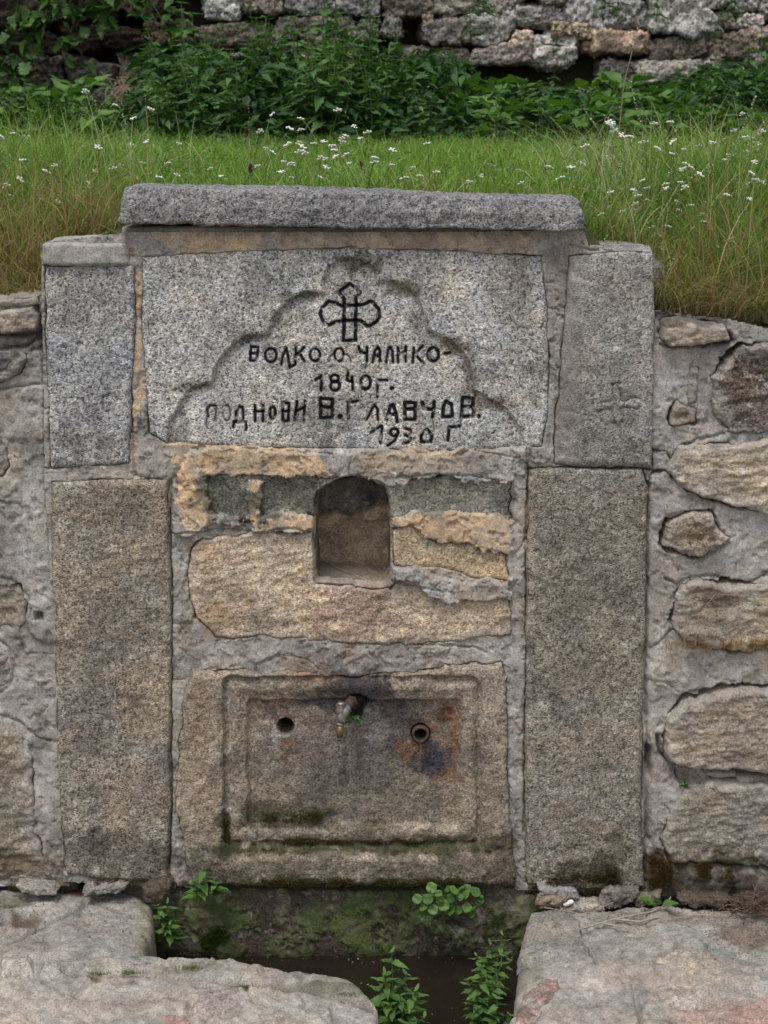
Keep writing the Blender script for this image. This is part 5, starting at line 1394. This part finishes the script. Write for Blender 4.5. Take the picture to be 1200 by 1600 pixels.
# ------------------------------------------------------------------ flowers and seed heads in the meadow
def flower_mesh():
    V, Fs, off = [], [], 0
    rr = random.Random(3)
    quads = []
    for k in range(7):
        a_ = k * 2.4; rad = .0028 * math.sqrt(k)
        c0 = Vector((math.cos(a_) * rad, math.sin(a_) * rad, rr.uniform(-.001, .001)))
        ring = []
        for s in range(5):
            t = 2 * math.pi * s / 5
            V.append(tuple(c0 + Vector((math.cos(t) * .0026, math.sin(t) * .0026, .0006)))); ring.append(len(V) - 1)
        V.append(tuple(c0 + Vector((0, 0, .0022)))); V.append(tuple(c0 + Vector((0, 0, -.0025))))
        for s in range(5):
            quads.append((ring[s], ring[(s + 1) % 5], len(V) - 2)); quads.append((ring[(s + 1) % 5], ring[s], len(V) - 1))
    me = bpy.data.meshes.new("flower_head"); me.from_pydata(V, [], quads); me.materials.append(M_PETAL); me.update()
    for p in me.polygons: p.use_smooth = True
    return me
FM = flower_mesh()
FL1 = [(267, 285), (362, 328), (472, 341), (415, 370), (40, 416), (84, 428), (5, 428), (307, 460), (408, 450), (457, 443), (560, 450), (172, 517), (297, 535), (377, 515), (392, 531), (448, 509), (524, 509), (498, 553), (556, 547), (655, 527), (690, 550), (849, 358), (813, 410), (909, 402), (941, 370), (941, 405),
       (1056, 344), (1107, 395), (1148, 413), (1125, 432), (1013, 442), (978, 448), (895, 453), (935, 474), (855, 477), (1071, 444), (1040, 456), (1047, 468), (1047, 489), (1090, 510), (1175, 493), (1169, 507), (1022, 523), (1018, 497), (877, 537), (885, 505), (912, 555), (1079, 484), (1003, 554), (183, 630)]
FL2 = [(25, 515), (90, 524), (62, 556), (115, 550), (165, 537), (303, 549), (135, 448), (267, 568), (625, 457), (521, 523), (587, 522), (624, 513), (550, 556), (427, 572), (709, 600), (791, 605), (785, 637), (693, 750), (617, 749), (595, 732), (675, 670), (838, 710), (890, 708), (918, 633), (957, 641), (1007, 633), (988, 672), (921, 657), (1064, 679),
       (893, 545), (881, 575), (881, 588), (821, 587), (899, 480), (937, 467), (980, 459), (858, 465), (1027, 446), (1119, 356), (1093, 408), (1056, 437), (845, 386), (1069, 500), (1026, 544), (963, 525), (932, 529), (1158, 506), (1152, 543), (1185, 570), (1164, 563), (1138, 475), (927, 570), (828, 535), (1083, 745), (1033, 740), (775, 787), (1143, 622), (1077, 610), (999, 757), (1001, 692)]
flowers = [(a / 2, b / 2) for a, b in FL1] + [(600 + a / 2, b / 2) for a, b in FL2]
flowers += [(R.uniform(930, 1215), R.uniform(190, 400)) for _ in range(34)] + [(R.uniform(-10, 180), R.uniform(215, 320)) for _ in range(10)] + [(R.uniform(380, 640), R.uniform(205, 270)) for _ in range(12)]
for i, (u_, v_) in enumerate(flowers):
    for tr_ in range(20):
        y = R.uniform(.36, 1.5)
        top = P3(u_, v_, y); g = float(terr(top.x, y))
        if .05 < top.z - g < .30: break
    if top.z - g < .03:
        y = .30; top = P3(u_, v_, y); g = min(float(terr(top.x, y)), top.z - .05)
    lean = Vector((R.uniform(-.10, .10), R.uniform(-.03, .06), 0))
    root = empty("white_flower", (top.x + lean.x, y + lean.y, g))
    e_ = Vector((-lean.x, -lean.y, top.z - g))
    stem_obj(root, [Vector((0, 0, 0)), e_ * .5 + lean * -.15 * 0 + Vector((0, 0, .01)), e_ * .8 + Vector((0, 0, .01)), e_], .0010, .0007, M_SPIKE if i % 3 == 0 else M_STEM, 4)
    fo = bpy.data.objects.new("flower_head", FM); COL.objects.link(fo); fo.parent = root
    s = R.uniform(.9, 1.45) * (1 + .14 * y)
    fo.location = e_; fo.scale = (s, s, s); fo.rotation_euler = (R.uniform(.1, .7), R.uniform(-.3, .3), R.uniform(0, 6))
    tag(root, "small white flower on a thin stalk in the meadow grass above the fountain", "flower", "small white flowers in the meadow grass")

def spike(name, px_path, y, r, mat, label, cat="grass stalk", head=.45, group=None, headr=None):
    pts = [P3(a, b, y) for a, b in px_path]
    g = float(terr(pts[0].x, y)); pts[0].z = min(g, pts[0].z)
    o_ = empty(name, tuple(pts[0])); L = [p - pts[0] for p in pts]
    pp = []
    for i in range(len(L) - 1):
        for j in range(6): pp.append(L[i].lerp(L[i + 1], j / 6))
    pp.append(L[-1]); n_ = len(pp); k0 = int(n_ * (1 - head))
    stem_obj(o_, pp[:k0 + 1], .0016, .0013, M_SPIKE if mat is M_SPIKE else M_DRY, 5)
    # the seed head: many small grains along the stalk
    V, Q = [], []
    for i in range(k0, n_ - 1):
        for j in range(9):
            c0 = pp[i].lerp(pp[i + 1], R.random()); a_ = R.uniform(0, 6.28)
            rr = (headr or r) * R.uniform(.7, 1.3)
            d_ = Vector((math.cos(a_), math.sin(a_), .9)).normalized()
            s_ = d_.cross(Vector((0, 0, 1))).normalized() * rr * .45
            b0 = len(V)
            V += [tuple(c0), tuple(c0 + d_ * rr + s_), tuple(c0 + d_ * rr * 2), tuple(c0 + d_ * rr - s_)]
            Q.append((b0, b0 + 1, b0 + 2, b0 + 3))
    mesh_np("seed_head", np.array(V), np.array(Q), mat, o_, local=True)
    return tag(o_, label, cat, group)
spike("seed_stalk", [(1000, 260), (1004, 205), (993, 165), (985, 128)], .8, .0035, M_SPIKE, "tall pale seed spike rising highest above the lawn, right of the fountain", head=.65)
spike("seed_stalk", [(960, 275), (952, 240), (935, 205), (912, 170)], .8, .0033, M_SPIKE, "pale seed spike leaning left toward the fountain above the grass", head=.6)
spike("seed_stalk", [(995, 262), (975, 215), (944, 180)], .9, .0030, M_SPIKE, "short pale seed spike leaning left under the tallest spike", head=.4)
spike("seed_stalk", [(1130, 280), (1148, 230), (1162, 200), (1182, 150)], .7, .0033, M_SPIKE, "pale seed spike leaning right near the right edge, with leaf behind", head=.6)
spike("seed_stalk", [(1120, 290), (1165, 235), (1200, 185)], .6, .0033, M_SPIKE, "long pale seed spike reaching to the right edge of the photo", head=.6)
spike("seed_stalk", [(960, 300), (956, 255), (954, 205)], .7, .0030, M_SPIKE, "upright pale seed spike left of the tallest spike", head=.7)
spike("seed_stalk", [(985, 320), (978, 270), (972, 230)], .6, .0030, M_SPIKE, "pale seed spike with hooked tip between the upright ones", head=.7)
spike("seed_stalk", [(860, 285), (820, 268), (780, 262), (750, 255)], .75, .0030, M_SPIKE, "nearly horizontal pale seed stalk above the coping", head=.6)
spike("seed_stalk", [(1010, 330), (1060, 290), (1130, 250), (1190, 225)], .5, .0030, M_SPIKE, "long arching pale stalk low on the right slope", head=.6)
spike("seed_stalk", [(1040, 345), (1100, 320), (1200, 280)], .45, .0028, M_SPIKE, "lowest arching pale stalk on the right slope", head=.6)
spike("seed_stalk", [(990, 330), (930, 300), (890, 292)], .6, .0028, M_SPIKE, "pale stalk bending left above the right shoulder of the fountain", head=.6)
spike("seed_stalk", [(165, 225), (160, 190), (148, 160), (133, 142)], 1.0, .0034, M_SPIKE, "pale seed spike leaning left in the left meadow, with white tip", head=.6)
spike("seed_stalk", [(205, 240), (200, 205), (186, 165)], 1.0, .0034, M_SPIKE, "pale seed spike leaning left beside the left one", head=.6)
spike("seed_stalk", [(388, 285), (390, 230), (388, 150)], 1.2, .0026, M_DRY, "tall dry grass stalk standing upright in the left lawn", head=.4)
spike("seed_stalk", [(965, 200), (975, 130), (1002, 25)], 2.2, .0026, M_DRY, "tall thin dry grass stalk reaching up before the grey wall", head=.3, headr=.005)
spike("seed_stalk", [(230, 260), (232, 210), (225, 130)], 1.2, .0022, M_DRY, "thin dry grass stalk in front of the dead twigs", head=.3)
spike("seed_stalk", [(1115, 172), (1112, 160), (1118, 152)], 1.6, .0055, M_BROWNSPIKE, "brown plantain seed head near the right edge, the highest", "seed head", head=.6)
spike("seed_stalk", [(1048, 235), (1048, 220), (1048, 210)], 1.2, .0045, M_BROWNSPIKE, "brown plantain seed head left of the white flowers", "seed head", head=.6)
spike("seed_stalk", [(391, 285), (391, 272), (392, 258)], .6, .0045, M_BROWNSPIKE, "dark seed head standing right behind the left half of the coping", "seed head", head=.6)
spike("seed_stalk", [(564, 270), (565, 262), (565, 254)], .9, .0045, M_BROWNSPIKE, "dark seed head behind the middle of the coping", "seed head", head=.6)

# dead twigs by the wall
DT = empty("dead_twigs", (float(onY(195, 130, 3.3)[0]), 3.3, 1.7)); tag(DT, "tangle of brown dead twigs before the dark wall, upper left", "twigs")
Vs_, Fs_, of_ = [], [], 0
for k in range(60):
    p0 = P3(R.uniform(170, 225), R.uniform(120, 165), R.uniform(3.15, 3.45)) - DT.location
    p1 = p0 + Vector((R.uniform(-.10, .10), R.uniform(-.05, .05), R.uniform(-.12, .10)))
    V, Fq = tube([p0, p0.lerp(p1, .5) + Vector((R.uniform(-.02, .02), 0, .02)), p1], .0014, 4, False)
    Vs_.append(V); Fs_.append(Fq[0] + of_); of_ += len(V)
mesh_np("twig", np.concatenate(Vs_), np.concatenate(Fs_), M_DRY, DT, local=True)["kind"] = "stuff"

# ------------------------------------------------------------------ plants at the foot of the fountain and in the trough
def herb(name, px, py, Y, stems, lm, lsz, label, cat="plant", nodes=6, r0=.0018, Z=None, spiral=False):
    p = P3(px, py, Y)
    root = empty(name, tuple(p))
    for (dx, dy, dz) in stems:
        leafy_stem(root, (0, 0, 0), (dx, dy, dz), nodes, lm, lsz, r0, curve=.008, spiral=spiral)
    return tag(root, label, cat)
herb("leafy_herb", 322, 1400, -.045, [(.0, -.02, .085), (-.02, -.03, .05), (.025, -.03, .045)], LM_HERB, .052, "broad-leaved green herb in the gap at the left foot of the carved panel", nodes=5)
herb("leafy_herb", 268, 1470, -.05, [(-.03, -.01, .09), (.0, -.02, .05), (-.005, -.01, .10)], LM_HERB, .040, "straggling green herb between the left bank stone and the trough", nodes=6)
herb("leafy_herb", 612, 1600, -.42, [(.0, 0, .16), (.03, .02, .10), (-.03, .0, .10), (.05, -.01, .08), (-.015, -.03, .13), (.06, .02, .05)], LM_HERB, 0.054, "bushy green herb growing in the trough water, left of the other", nodes=7)
herb("leafy_herb", 625, 1640, -.46, [(.0, 0, .12), (.03, .02, .10), (-.02, .0, .10), (.05, -.01, .08)], LM_HERB, 0.051, "low green herb at the bottom edge in the trough, under the taller one", nodes=6)
herb("leafy_herb", 752, 1600, -.38, [(.0, 0, .14), (.03, .02, .12), (-.03, .0, .10), (.04, -.01, .16), (-.015, -.02, .07)], LM_HERB, 0.045, "green herb growing in the trough against the right bank", nodes=8)
herb("leafy_herb", 765, 1540, -.24, [(.0, 0, .10), (.025, .0, .12), (-.03, .0, .07), (.04, .0, .06)], LM_HERB, 0.039, "small-leaved green herb behind the one against the right bank", nodes=7)
herb("leafy_herb", 775, 1650, -.42, [(.0, 0, .13), (.03, .0, .09), (-.04, .0, .11), (-.06, .0, .06)], LM_HERB, 0.045, "green herb at the bottom edge beside the right bank", nodes=7)
herb("small_herb", 556, 1426, -.01, [(.0, -.01, .012), (.008, -.012, .006)], LM_HERB, .014, "tiny green seedling on the mossy stone under the panel's middle", nodes=3)
herb("small_herb", 445, 1398, -.02, [(.0, -.01, .008)], LM_HERB, .010, "tiniest seedling under the panel's lower edge", nodes=3)
herb("small_herb", 1072, 1230, -.0, [(-.005, -.02, .03), (.01, -.02, .02), (-.02, -.015, .035)], LM_HERB, .013, "small weed in the dark gap between stones of the right wall", nodes=4)
herb("small_herb", 202, 1522, -.40, [(.0, -.005, .008), (-.008, 0, .006), (.01, 0, .005)], LM_HERB, .012, "small weed tuft in the joint of the left paving, right of the mossy one", nodes=3)
# round-leaved rosette, right under the panel
def rosette(name, px, py, Y, n, lm, lsz, rad, label, up=(.2, 1.0)):
    root = empty(name, tuple(P3(px, py, Y)))
    for k in range(n):
        a_ = R.uniform(math.pi, 2 * math.pi) if k % 3 else R.uniform(0, 6.28); r_ = rad * math.sqrt((k + .5) / n)
        e_ = Vector(((math.cos(a_) * r_ * 1.2 if n < 20 else R.uniform(-1.15, 1.15) * rad), -R.uniform(.1, .5) * rad - .006, R.uniform(-.5, .55) * rad * (.4 if n < 10 else 1)))
        stem_obj(root, [Vector((0, 0, 0)), e_ * .5 + Vector((0, -.004, .004)), e_], .0009, .0007)
        put_leaf(R.choice(lm), root, e_, (math.cos(a_) * .8, -.5, R.uniform(*up) - .4 - (.9 if n > 20 else 0)), lsz * R.uniform(.7, 1.15), R.uniform(-.5, .5))
    return tag(root, label, "plant")
rosette("round_leaved_plant", 700, 1396, -.052, 36, LM_ROUND, .022, .062, "round-leaved green plant growing from the joint under the panel's right corner")
rosette("round_leaved_plant", 1026, 1408, -.075, 6, [leaf_mesh("leaf", M_HERB, .62, 0, .2, .1, 7)], .040, .012, "small plant with a few oval leaves at the foot of the right pillar", up=(.5, 1.2))
rosette("fern_tuft", 554, 1120, -.026, 19, LM_HERB, .014, .020, "tiny bright fern growing out of the hollow beside the tap")

# ------------------------------------------------------------------ moss: fine tufts on ledges and at the foot
MOSS_N = 1
MOSS = [ # (u0,v0,u1,v1,Y,count,palette)
    (350, 1308, 745, 1322, -.016, 2600, 0), (300, 1368, 800, 1388, -.038, 3400, 0), (385, 1270, 520, 1288, -.010, 700, 0), (346, 1270, 360, 1325, -.016, 400, 0),
    (250, 1395, 820, 1500, .004, 7000, 1), (300, 1440, 372, 1500, -.004, 2600, 2), (740, 1400, 825, 1480, -.004, 1600, 2), (830, 1360, 1000, 1384, -.032, 2200, 3), (930, 1330, 975, 1384, -.032, 900, 3),
    (1004, 1325, 1060, 1396, -.022, 3600, 5), (1060, 1342, 1160, 1380, -.026, 2400, 5), (1180, 1335, 1240, 1380, -.026, 900, 5), (390, 1262, 520, 1290, -.016, 1500, 0), (0, 1340, 30, 1376, -.02, 500, 5), (100, 1368, 265, 1390, -.026, 900, 3), (0, 1378, 100, 1394, -.02, 500, 3), (815, 1382, 850, 1400, -.03, 700, 3),
    (1040, 1002, 1240, 1016, -.016, 700, 4)]
PALS = [[(.085, .095, .02), (.05, .065, .015), (.12, .075, .02)], [(.045, .06, .014), (.07, .08, .02), (.03, .035, .012)], [(.09, .14, .02), (.06, .10, .016)], [(.085, .055, .018), (.055, .06, .018), (.11, .065, .018), (.035, .035, .014)], [(.30, .18, .07), (.24, .14, .06)], [(.13, .07, .02), (.10, .075, .02), (.15, .10, .03), (.05, .04, .015)]]
bxs, bys, bzs, cls = [], [], [], []
for (u0, v0, u1, v1, Y, cnt, pal) in MOSS:
    u = rng.uniform(u0, u1, cnt * 3); v = rng.uniform(v0, v1, cnt * 3)
    ex = sstep(0, .25, (u - u0) / (u1 - u0)) * sstep(1, .75, (u - u0) / (u1 - u0)) * sstep(0, .3, (v - v0) / (v1 - v0)) * sstep(1, .8, (v - v0) / (v1 - v0))
    w = fbm(u, v, 20, 4, 950, .6)
    k = w + .5 * ex > .95
    u, v = u[k][:cnt], v[k][:cnt]
    x, z = onY(u, v, Y)
    bxs.append(x); bzs.append(z); bys.append(np.full(len(x), Y) + rng.uniform(-.003, .006, len(x)))
    cls.append(pick_col(len(x), PALS[pal], [1] * len(PALS[pal])))
bx, by, bz, col = map(np.concatenate, (bxs, bys, bzs, cls)); n = len(bx)
tag(blades("moss", bx, by, bz, rng.uniform(.003, .008, n), rng.uniform(.0018, .0032, n), rng.normal(0, .8, n), -np.abs(rng.normal(.9, .5, n)), col, 1), kind="stuff")

n = 520
cu = rng.choice(len([0]*6), n); cen = np.array([(300, 1513), (382, 1543), (152, 1522), (545, 1553), (20, 1418), (205, 1520)])[cu]
u = cen[:, 0] + rng.normal(0, 9, n); v = cen[:, 1] + rng.normal(0, 1.5, n)
x, y = onZ(u, v, .004)
tag(blades("grass_tufts", x, y, np.full(n, .002), rng.uniform(.005, .014, n), np.full(n, .0016), rng.normal(0, .6, n), rng.normal(-.1, .5, n), pick_col(n, [(.08, .13, .03), (.13, .13, .04), (.16, .12, .05)], [3, 2, 1]), 2), kind="stuff")

# dry grass stems on the right wall
n = 260
u = rng.uniform(1035, 1230, n); v = rng.uniform(1000, 1016, n)
x, z = onY(u, v, -.02)
tag(blades("dry_grass", x, np.full(n, -.022), z, rng.uniform(.008, .03, n), np.full(n, .0012), rng.normal(0, 1.2, n), rng.normal(-.3, .3, n), pick_col(n, [(.30, .18, .07), (.24, .13, .05)], [1, 1]), 3), kind="stuff")
for i, (pth, lb) in enumerate([([(1070, 1012), (1070, 970), (1066, 932)], "dry orange grass stem, the left one before the stained stone of the right wall"), ([(1086, 1008), (1092, 960), (1118, 928), (1150, 930)], "dry orange grass stem arching right before the stained stone"),
                        ([(1172, 1006), (1178, 970), (1184, 938)], "dry orange grass stem near the right edge, upright"), ([(1050, 1040), (1056, 1000), (1064, 965)], "dry straw stem leaning right at the cement strip")]):
    o = empty("dry_stem", tuple(P3(*pth[0], -.03)))
    stem_obj(o, [P3(a, b, -.032) - o.location for a, b in pth], .0010, .0006, M_DRY, 4)
    tag(o, lb, "grass stem")

# litter on the paving: a forked dead stick, straws, a pale scrap, a root clump, crumbs
def stick(paths, label, r=.002, mat=M_DRY, name="dead_stick", zoff=.012, cat="stick"):
    g3 = lambda a, b: Vector((float(onZ(a, b, zoff)[0]), float(onZ(a, b, zoff)[1]), zoff))
    root = empty(name, tuple(g3(*paths[0][0])))
    for q_ in paths:
        stem_obj(root, [g3(*p) - root.location for p in q_], r, r * .6, mat, 5, name="twig")
    return tag(root, label, cat)
stick([[(905, 1452), (960, 1436), (1020, 1424), (1040, 1414), (1048, 1402)], [(960, 1436), (1000, 1440), (1030, 1432)], [(940, 1442), (980, 1450)]], "forked pale dead stick lying on the paving right of the trough", .0026, flat_mat("grey_stick", (.30, .26, .21), .8, c2=(.40, .36, .30)), zoff=.014)
stick([[(850, 1418), (900, 1426), (960, 1440)]], "thin straw lying left of the forked stick", .0012, name="straw", cat="straw")
stick([[(925, 1424), (958, 1410)]], "short straw lying across the pale stone chip", .0014, name="straw", cat="straw", zoff=.02)
stick([[(1030, 1440), (1090, 1428), (1140, 1424)]], "straw lying right of the forked stick", .0012, name="straw", cat="straw")
p_ = P3(889, 1411, -.06)
scrap = rock("pale_scrap", p_.x, p_.y, p_.z, .012, .006, .004, None, M_CEMENT, S(215, 212, 205), 1300, n=(8, 5, 4), k=3, amp=.4, spk=0, rot=.4)
tag(scrap, "small white scrap lying at the foot of the right pillar", "scrap")
RT = empty("root_clump", tuple(P3(1185, 1420, -.10))); tag(RT, "tangle of brown dead roots on the paving at the right edge", "roots")
Vs_, Fs_, of_ = [], [], 0
for k in range(150):
    p0 = Vector((R.gauss(0, .022), R.gauss(0, .02), abs(R.gauss(0, .016)) - .005)); p1 = p0 + Vector((R.uniform(-.05, .05), R.uniform(-.03, .03), R.uniform(-.02, .028)))
    V, Fq = tube([p0, p0.lerp(p1, .5) + Vector((R.uniform(-.012, .012), R.uniform(-.01, .01), R.uniform(-.01, .014))), p1], .0011, 4, False)
    Vs_.append(V); Fs_.append(Fq[0] + of_); of_ += len(V)
mesh_np("root", np.concatenate(Vs_), np.concatenate(Fs_), flat_mat("brown_root", (.10, .06, .04), .9, c2=(.17, .11, .08)), RT, local=True)["kind"] = "stuff"
n = 90
bx = rng.uniform(-.45, .36, n); by = np.where(rng.random(n) < .5, rng.uniform(-.04, .0, n), rng.uniform(-.5, 0, n))
tag(leaf_mass("floating_debris", bx, by, np.full(n, -.1485), rng.uniform(.003, .010, n), pick_col(n, [(.22, .16, .08), (.12, .14, .04), (.30, .27, .18)], [3, 2, 1])), kind="stuff")
# crumbs of soil and dry leaf bits
n = 1400
u = np.concatenate([rng.uniform(840, 1240, n // 2), rng.uniform(0, 250, n // 4), rng.uniform(1100, 1240, n // 4)]); v = np.concatenate([rng.normal(1430, 16, n // 2), rng.normal(1440, 22, n // 4), rng.normal(1465, 20, n // 4)])
v = np.clip(v, 1402, 1560)
kk_ = (u < 205) | (u > 850)
u, v = u[kk_], v[kk_]
x, y = onZ(u, v, .008)
s = rng.uniform(.0008, .0028, len(x))
Vc = np.zeros((len(x), 4, 3)); a_ = rng.uniform(0, 6.28, len(x))
for i in range(3):
    Vc[:, i] = np.stack([x + np.cos(a_ + i * 2.1) * s, y + np.sin(a_ + i * 2.1) * s, np.full(len(x), .006)], -1)
Vc[:, 3] = np.stack([x, y, .006 + s * .8], -1)
b_ = (np.arange(len(x)) * 4)[:, None]
fc = np.concatenate([b_ + np.array([[0, 1, 3]]), b_ + np.array([[1, 2, 3]]), b_ + np.array([[2, 0, 3]])])
cc_ = np.repeat(pick_col(len(x), [(.16, .11, .07), (.08, .055, .04), (.3, .26, .2)], [3, 3, 2])[:, None, :], 4, 1).reshape(-1, 3)
tag(mesh_np("soil_crumbs", Vc.reshape(-1, 3), fc, M_CEMENT, None, cc_, 0.1, smooth=False), kind="stuff")
